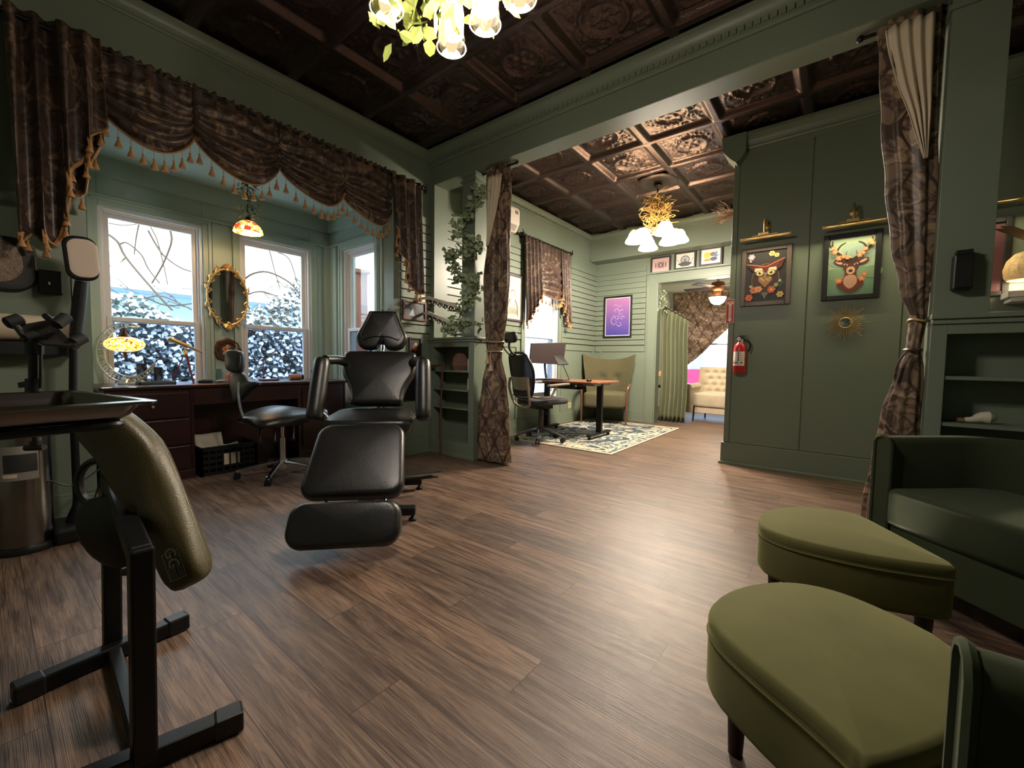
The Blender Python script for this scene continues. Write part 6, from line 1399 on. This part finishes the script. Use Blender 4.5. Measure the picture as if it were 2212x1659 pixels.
# chandelier in the main room
SLEEVE = mat('frosted_sleeve', (255, 250, 240), .4, emit=(255, 238, 214), estr=5.); CLEARR = mat('glass_rim', (226, 222, 206), .15)
c = V((-1.17, 1.085, 0)); t = thing('chandelier', 'chandelier with clear glass cylinder shades wrapped in yellow green leaves', 'chandelier', (c.x, c.y, 2.28))
m = MB(); m.cyl((c.x, c.y, 2.58), (c.x, c.y, CH-.03), .010); m.lathe([(.08, 0), (.075, -.02), (.03, -.05), (0, -.055)], (c.x, c.y, CH), 20); m.ball((c.x, c.y, 2.56), .05); m.build('stem', MATS['dark_bronze'], t)
spots = [onZ(835, 12, 2.30), onZ(975, 108, 2.28), onZ(1048, 58, 2.28), onZ(1123, 2, 2.28), onZ(1060, -60, 2.30), onZ(940, -60, 2.30)]
for p in spots:
    d = V((p.x-c.x, p.y-c.y, 0)); m = MB(); m.tube([V((c.x, c.y, 2.56)), c+d*.4+ZU*2.50, c+d*.9+ZU*2.60, V((p.x, p.y, 2.47))], .008, 6, k=4); m.lathe([(.03, .0), (.03, -.03), (.012, -.05)], (p.x, p.y, 2.49), 12, cap=True); ar = m.build('arm', MATS['dark_bronze'], t)
    m = MB(); m.lathe([(.050, 2.345), (.056, 2.325), (.060, 2.29), (.058, 2.283), (.054, 2.325), (.047, 2.345)], (p.x, p.y, 0), 28); gs_ = m.build('glass_shade', glass_mat('shade_glass', (235, 230, 220), .02) if 'shade_glass' not in MATS else MATS['shade_glass'], ar)
    m = MB(); m.tube([(p.x+.060*cos(a), p.y+.060*sin(a), 2.287) for a in [i*pi/14 for i in range(28)]], .0028, 6, closed=True); m.build('glass_rim', CLEARR, gs_)
    m = MB(); m.lathe([(.030, 2.47), (.044, 2.455), (.050, 2.42), (.049, 2.345)], (p.x, p.y, 0), 28); m.build('frosted_sleeve', SLEEVE, gs_, solid=.002)
    m = MB(); m.tube([(p.x, p.y, 2.43), (p.x, p.y, 2.40), (p.x, p.y, 2.36), (p.x, p.y, 2.325)], [.014, .024, .030, .012], 14, k=3); m.build('bulb', BULB, ar)
    light('chandelier_light', 'POINT', (p.x, p.y, 2.30), 14, (1, .91, .82), .045)
m = MB(); bz = MB()
for k in range(9):
    a = k*.70+.3; d = V((cos(a), sin(a), 0)); P = cat([V((c.x, c.y, 2.55)), c+d*.10+ZU*2.52, c+d*.17+ZU*2.44, c+d*.22+ZU*2.34], 5); bz.tube(P, .003, 5)
    for i in range(20):
        p = P[int(R()*(len(P)-1))]; leaf(m, p+rdir()*.015, d*.6+rdir()+V((0, 0, -.5)), rdir(), ru(.065, .105), ru(.036, .058), .1)
    for i in range(8): p = P[-1-int(R()*5)]+rdir()*.02; bz.ball(p, .005, 5, 3)
lc = onZ(893, 12, 2.37)
for i in range(46): leaf(m, lc+V((ru(-.17, .17), ru(-.13, .13), ru(-.07, .08))), rdir()+V((0, 0, -.5)), rdir(), ru(.06, .10), ru(.036, .058), .1)
for i in range(60): bz.ball(lc+V((ru(-.17, .17), ru(-.13, .13), ru(-.08, .06))), .005, 5, 3)
m.build('foliage', LEAFY, t, smooth=False); bz.build('sprigs', LEAFY, t)
# twig sculpture at partition end
t = thing('twig_ornament', 'curly bare twig ornament at the partition end near the ceiling', 'ornament', (-.95, 4.78, 2.3)); m = MB()
for i in range(26):
    p = V((-.93, 4.80, 2.52+ru(-.03, .03))); P = [p]; d = V((-1, ru(-.2, .2), ru(-.3, .9)))
    for k in range(6): p = p+d.normalized()*ru(.025, .045)+rdir()*.018; P.append(p)
    m.tube(P, [.004, .0015], 4, k=3)
m.tube([(-.90, 4.76, 2.45), (-.93, 4.79, 2.50), (-.93, 4.80, 2.56)], .012, 6, k=2); m.build('body', mat('pale_twig', (150, 112, 84), .6), t)

# ---------------------------------------------------------------- foyer
t = thing('green_curtain', 'pleated sage green curtain hanging in the doorway', 'curtain', (-2.2, 7.1, 0)); GV = mat('sage_velvet_curtain', (100, 104, 78), .7, sheen=.5)
def gc(u, v):
    x = -2.40+.44*u+.02*sin(v*5); zt_ = 1.98-.27*u; return V((x-.03*(1-v), 7.12+.05*sin(u*2*pi*6.5+sin(v*3)*.5)+.01*sin(u*50), .02+(zt_-.02)*v+.02*sin(u*41)*v))
m = MB(); m.grid(gc, 90, 16); m.build('panel', GV, t, solid=.004, ang=80)
m = MB(); m.tube([(-2.42, 7.12, 1.97), (-1.90, 7.12, 1.66)], .008, 6); m.build('cord', BLACKM, t)
garland('garland', 'short leafy garland at the top left corner of the doorway', [(-2.40, 7.03, 2.20), (-2.37, 7.03, 2.08), (-2.39, 7.03, 1.98), (-2.32, 7.03, 1.88)], 80, .07, EUC)
t = thing('diagonal_curtain', 'brown damask curtain swept diagonally across the foyer window', 'curtain', (-2.2, 9.4, .9))
def dc(u, v):
    x = -2.95+u*1.75; zt_ = 2.52; zb = .86+(1.62*(max(0, u-.12)/.88)**1.15 if u > .12 else 0); z = zt_-(zt_-min(zt_-.05, zb))*v
    return V((x, 9.40+.035*sin((u*1.2+(1-v)*.9)*2*pi*3), z))
m = MB(); m.grid(dc, 50, 30); m.build('panel', DAM2, t, solid=.004, ang=80)
wing_chair('beige button-tufted armchair in the foyer beyond the doorway', (-1.66, 7.95, 0), (-.12, -1, 0), mat('beige_suede', (184, 170, 146), .85, sheen=.4, var=(9, .2)), DKWOOD, True, w_=.78, hb=.96, nm='tufted_armchair', rolled=True)
t = thing('ceiling_fan', 'brown foyer ceiling fan with glowing glass bowl', 'ceiling fan', (-1.78, 8.05, 2.05)); c = V((-1.755, 8.0, 0))
m = MB(); m.cyl((c.x, c.y, 2.42), (c.x, c.y, 2.75), .015); m.lathe([(.03, 2.44), (.10, 2.42), (.12, 2.36), (.10, 2.30), (.06, 2.27), (.05, 2.20)], c, 24); m.build('motor', mat('copper_brown', (120, 76, 50), .35, .7), t)
for k in range(5):
    a = k*1.2566+.5; d = V((cos(a), sin(a), 0)); s_ = V((-d.y, d.x, .15)); m = MB(); m.add([c+d*.12-s_*.05+ZU*2.34, c+d*.12+s_*.05+ZU*2.34, c+d*.58+s_*.07+ZU*2.34, c+d*.58-s_*.07+ZU*2.34], [(0, 1, 2, 3)]); m.build('blade', DKWOOD, t, smooth=False, solid=.008)
m = MB(); m.lathe([(.0, 2.04), (.05, 2.042), (.10, 2.075), (.125, 2.13), (.14, 2.16)], c, 28); m.build('glass_bowl', SHG, t, solid=.003)
light('foyer_light', 'POINT', (c.x, c.y, 1.98), 45, (1, .84, .62), .08)
t = thing('side_table', 'dark side table with a lamp shade behind the green curtain', 'table', (-2.52, 7.6, 0))
m = MB(); m.box(-2.78, 7.45, .56, -2.42, 7.80, .60); m.build('table_top', BLACKP, t, smooth=False)
for x in (-2.76, -2.44):
    for y in (7.47, 7.78): m = MB(); m.cyl((x, y, 0), (x, y, .56), .012); m.build('leg', BLACKP, t)
t = thing('table_lamp', 'small peach table lamp on the dark side table', 'lamp', (-2.53, 7.6, .60)); m = MB(); m.lathe([(.05, .76), (.10, .60+.01+.16-.10)], (-2.53, 7.6, 0), 20); m.v = [(x, y, z+.10) for x, y, z in m.v]; m.build('lamp_shade', mat('peach_shade', (214, 150, 110), .6, emit=(240, 160, 110), estr=.5), t, solid=.003); m = MB(); m.lathe([(.05, .60), (.05, .61), (.01, .63), (.01, .80)], (-2.53, 7.6, 0), 12, cap=True); m.build('base', BRASS, t)

# ---------------------------------------------------------------- outdoors
m = MB(); m.box(-40, -20, -.62, -4.95, 30, -.5); m.box(-4.95, 9.75, -.62, 20, 30, -.5); struct(m.build('ground', SNOW, smooth=False))
FENCEW = mat('fence_wood', (96, 84, 84), .8, var=(5, .3))
t = thing('fence', 'weathered board fence buried in snowy ivy outside the bay', 'fence', (-7.6, 2.5, -.5))
m = MB(); m.box(-7.62, -3, -.5, -7.58, 9, 1.45); m.build('boards', FENCEW, t, smooth=False)
m = MB()
for i in range(60): y = -3+i*.2; m.box(-7.58, y, -.5, -7.565, y+.185, 1.28)
m.build('pickets', FENCEW, t, smooth=False)
t = thing('fence_post', 'tall reddish wooden post seen through the right bay window', 'post', (-5.6, 3.45, -.5))
pp = at(772, 600, 6); m = MB(); m.box(pp.x-.10, pp.y-.10, -.5, pp.x+.10, pp.y+.10, 2.22); m.box(pp.x-.13, pp.y-.13, 2.22, pp.x+.13, pp.y+.13, 2.27); m.build('shaft', mat('red_cedar', (136, 84, 70), .8, var=(5, .3)), t, smooth=False)
t = thing('neighbour_house', 'neighbouring low roof covered with snow beyond the ivy fence', 'building', (-14, 3, -.5)); SID = mat('blue_siding', (150, 172, 196), .7)
m = MB(); m.box(-17, -8, -.5, -13, 16, 2.6); m.build('wall', SID, t, smooth=False)
m = MB(); m.add([(-12.4, -8.5, 2.45), (-12.4, 16.5, 2.45), (-17, 16.5, 4.6), (-17, -8.5, 4.6), (-12.4, -8.5, 2.75), (-12.4, 16.5, 2.75), (-17, 16.5, 4.9), (-17, -8.5, 4.9)], [(0, 3, 2, 1), (4, 5, 6, 7), (0, 1, 5, 4), (1, 2, 6, 5), (2, 3, 7, 6), (3, 0, 4, 7)]); m.build('snowy_roof', SNOW, t, smooth=False)
m = MB(); m.box(-12.42, -8.5, 2.38, -12.34, 16.5, 2.47); m.build('gutter', mat('gutter', (92, 112, 136), .5), t, smooth=False)
IVY = mat('ivy_leaf', (84, 92, 92), .6, var=(30, .4)); SN2 = SNOW
ml, ms = MB(), MB()
for i in range(8500):
    y = ru(-.5, 6.2); top = 1.60+.16*sin(y*2.1)+.10*sin(y*5.3+1)+max(0, .65-abs(y-3.4)*.6); z = -.4+(top+.4)*R()**.75; x = -7.45+ru(-.12, .16)+(top-z)*.05
    d = V((ru(.2, 1), ru(-1, 1), ru(-.9, .1))); L_ = ru(.05, .095)
    leaf(ml, (x, y, z), d, (1, 0, .3), L_, L_*.8)
    if R() < .75: leaf(ms, (x+.035, y, z+.025), d+V((0, 0, .3)), (1, 0, .3), L_*.9, L_*.75)
tag(ml.build('ivy', IVY, smooth=False), 'dark ivy leaves covering the fence outside the bay windows', 'ivy', kind='stuff')
tag(ms.build('snow_caps', SNOW, smooth=False), 'snow lying on the ivy outside the bay windows', 'snow', kind='stuff')
m = MB(); 
for i in range(14): y0 = ru(-1, 6); m.ball((-7.5+ru(-.1, .1), y0, 1.66+.16*sin(y0*2.1)+.10*sin(y0*5.3+1)), (.16, ru(.25, .6), ru(.05, .10)), 10, 6)
tag(m.build('snow_bank', SNOW), 'soft snow mounds along the top of the ivy fence', 'snow', kind='stuff')
t = thing('bare_vine', 'bare arching winter branches outside the two bay windows', 'tree', (-6.2, 1.5, .9)); m = MB()
def br(pts, r0): m.tube([at(*p) for p in pts], [r0*1.5, r0], 5, k=4)
for pts, r0 in (([(215, 495, 5.6), (252, 520, 5.6), (272, 556, 5.6), (330, 625, 5.5), (372, 670, 5.5)], .012), ([(368, 498, 5.8), (370, 525, 5.8), (350, 575, 5.8), (328, 612, 5.8)], .010), ([(320, 498, 5.8), (338, 530, 5.8), (358, 556, 5.8), (398, 582, 5.8), (440, 590, 5.8)], .009), ([(300, 485, 5.7), (294, 515, 5.7), (290, 550, 5.7)], .007), ([(272, 556, 5.6), (255, 570, 5.6), (236, 575, 5.6)], .007), ([(258, 528, 5.7), (275, 525, 5.7), (305, 550, 5.7), (320, 580, 5.7), (345, 612, 5.7)], .008), ([(325, 490, 5.8), (340, 520, 5.8), (355, 580, 5.8), (362, 615, 5.8)], .006), ([(235, 482, 5.6), (270, 487, 5.6), (305, 482, 5.6)], .006),
                ([(520, 610, 6), (545, 592, 6), (580, 588, 6), (625, 610, 6), (650, 640, 6)], .011), ([(600, 545, 6), (625, 560, 6), (642, 610, 6)], .007), ([(582, 540, 6), (592, 580, 6), (605, 625, 6)], .006), ([(525, 640, 5.8), (560, 630, 5.8), (600, 640, 5.8)], .008), ([(240, 655, 6), (300, 640, 6), (360, 660, 6), (420, 655, 6)], .008), ([(236, 640, 6), (290, 650, 6), (350, 640, 6), (425, 675, 6)], .007)): br(pts, r0)
for i in range(60):
    a = at(ru(235, 640), ru(620, 720), ru(5.8, 6.3)); P = [a]
    for k in range(3): a = a+V((ru(-.1, .1), ru(-.25, .25), ru(-.12, .14))); P.append(a)
    m.tube(P, [.005, .003], 4, k=3)
m.build('branches', BARK, t)
# street side seen from the foyer window and the desk window
t = thing('street_building', 'pale building with a red band seen through the foyer window', 'building', (-3, 19, -.5)); m = MB(); m.box(-9, 19, -.5, 6, 22, 3.0); m.build('wall', mat('pale_siding', (216, 226, 228), .7), t, smooth=False)
m = MB(); m.box(-9, 18.9, .15, 6, 19, .75); m.build('red_band', flat((206, 60, 96)), t, smooth=False); m = MB(); wq = onY(1505, 785, 18.95); m.box(wq.x-.22, 18.95, wq.z-.25, wq.x+.22, 19, wq.z+.25); m.build('window', flat((184, 200, 210)), t, smooth=False)
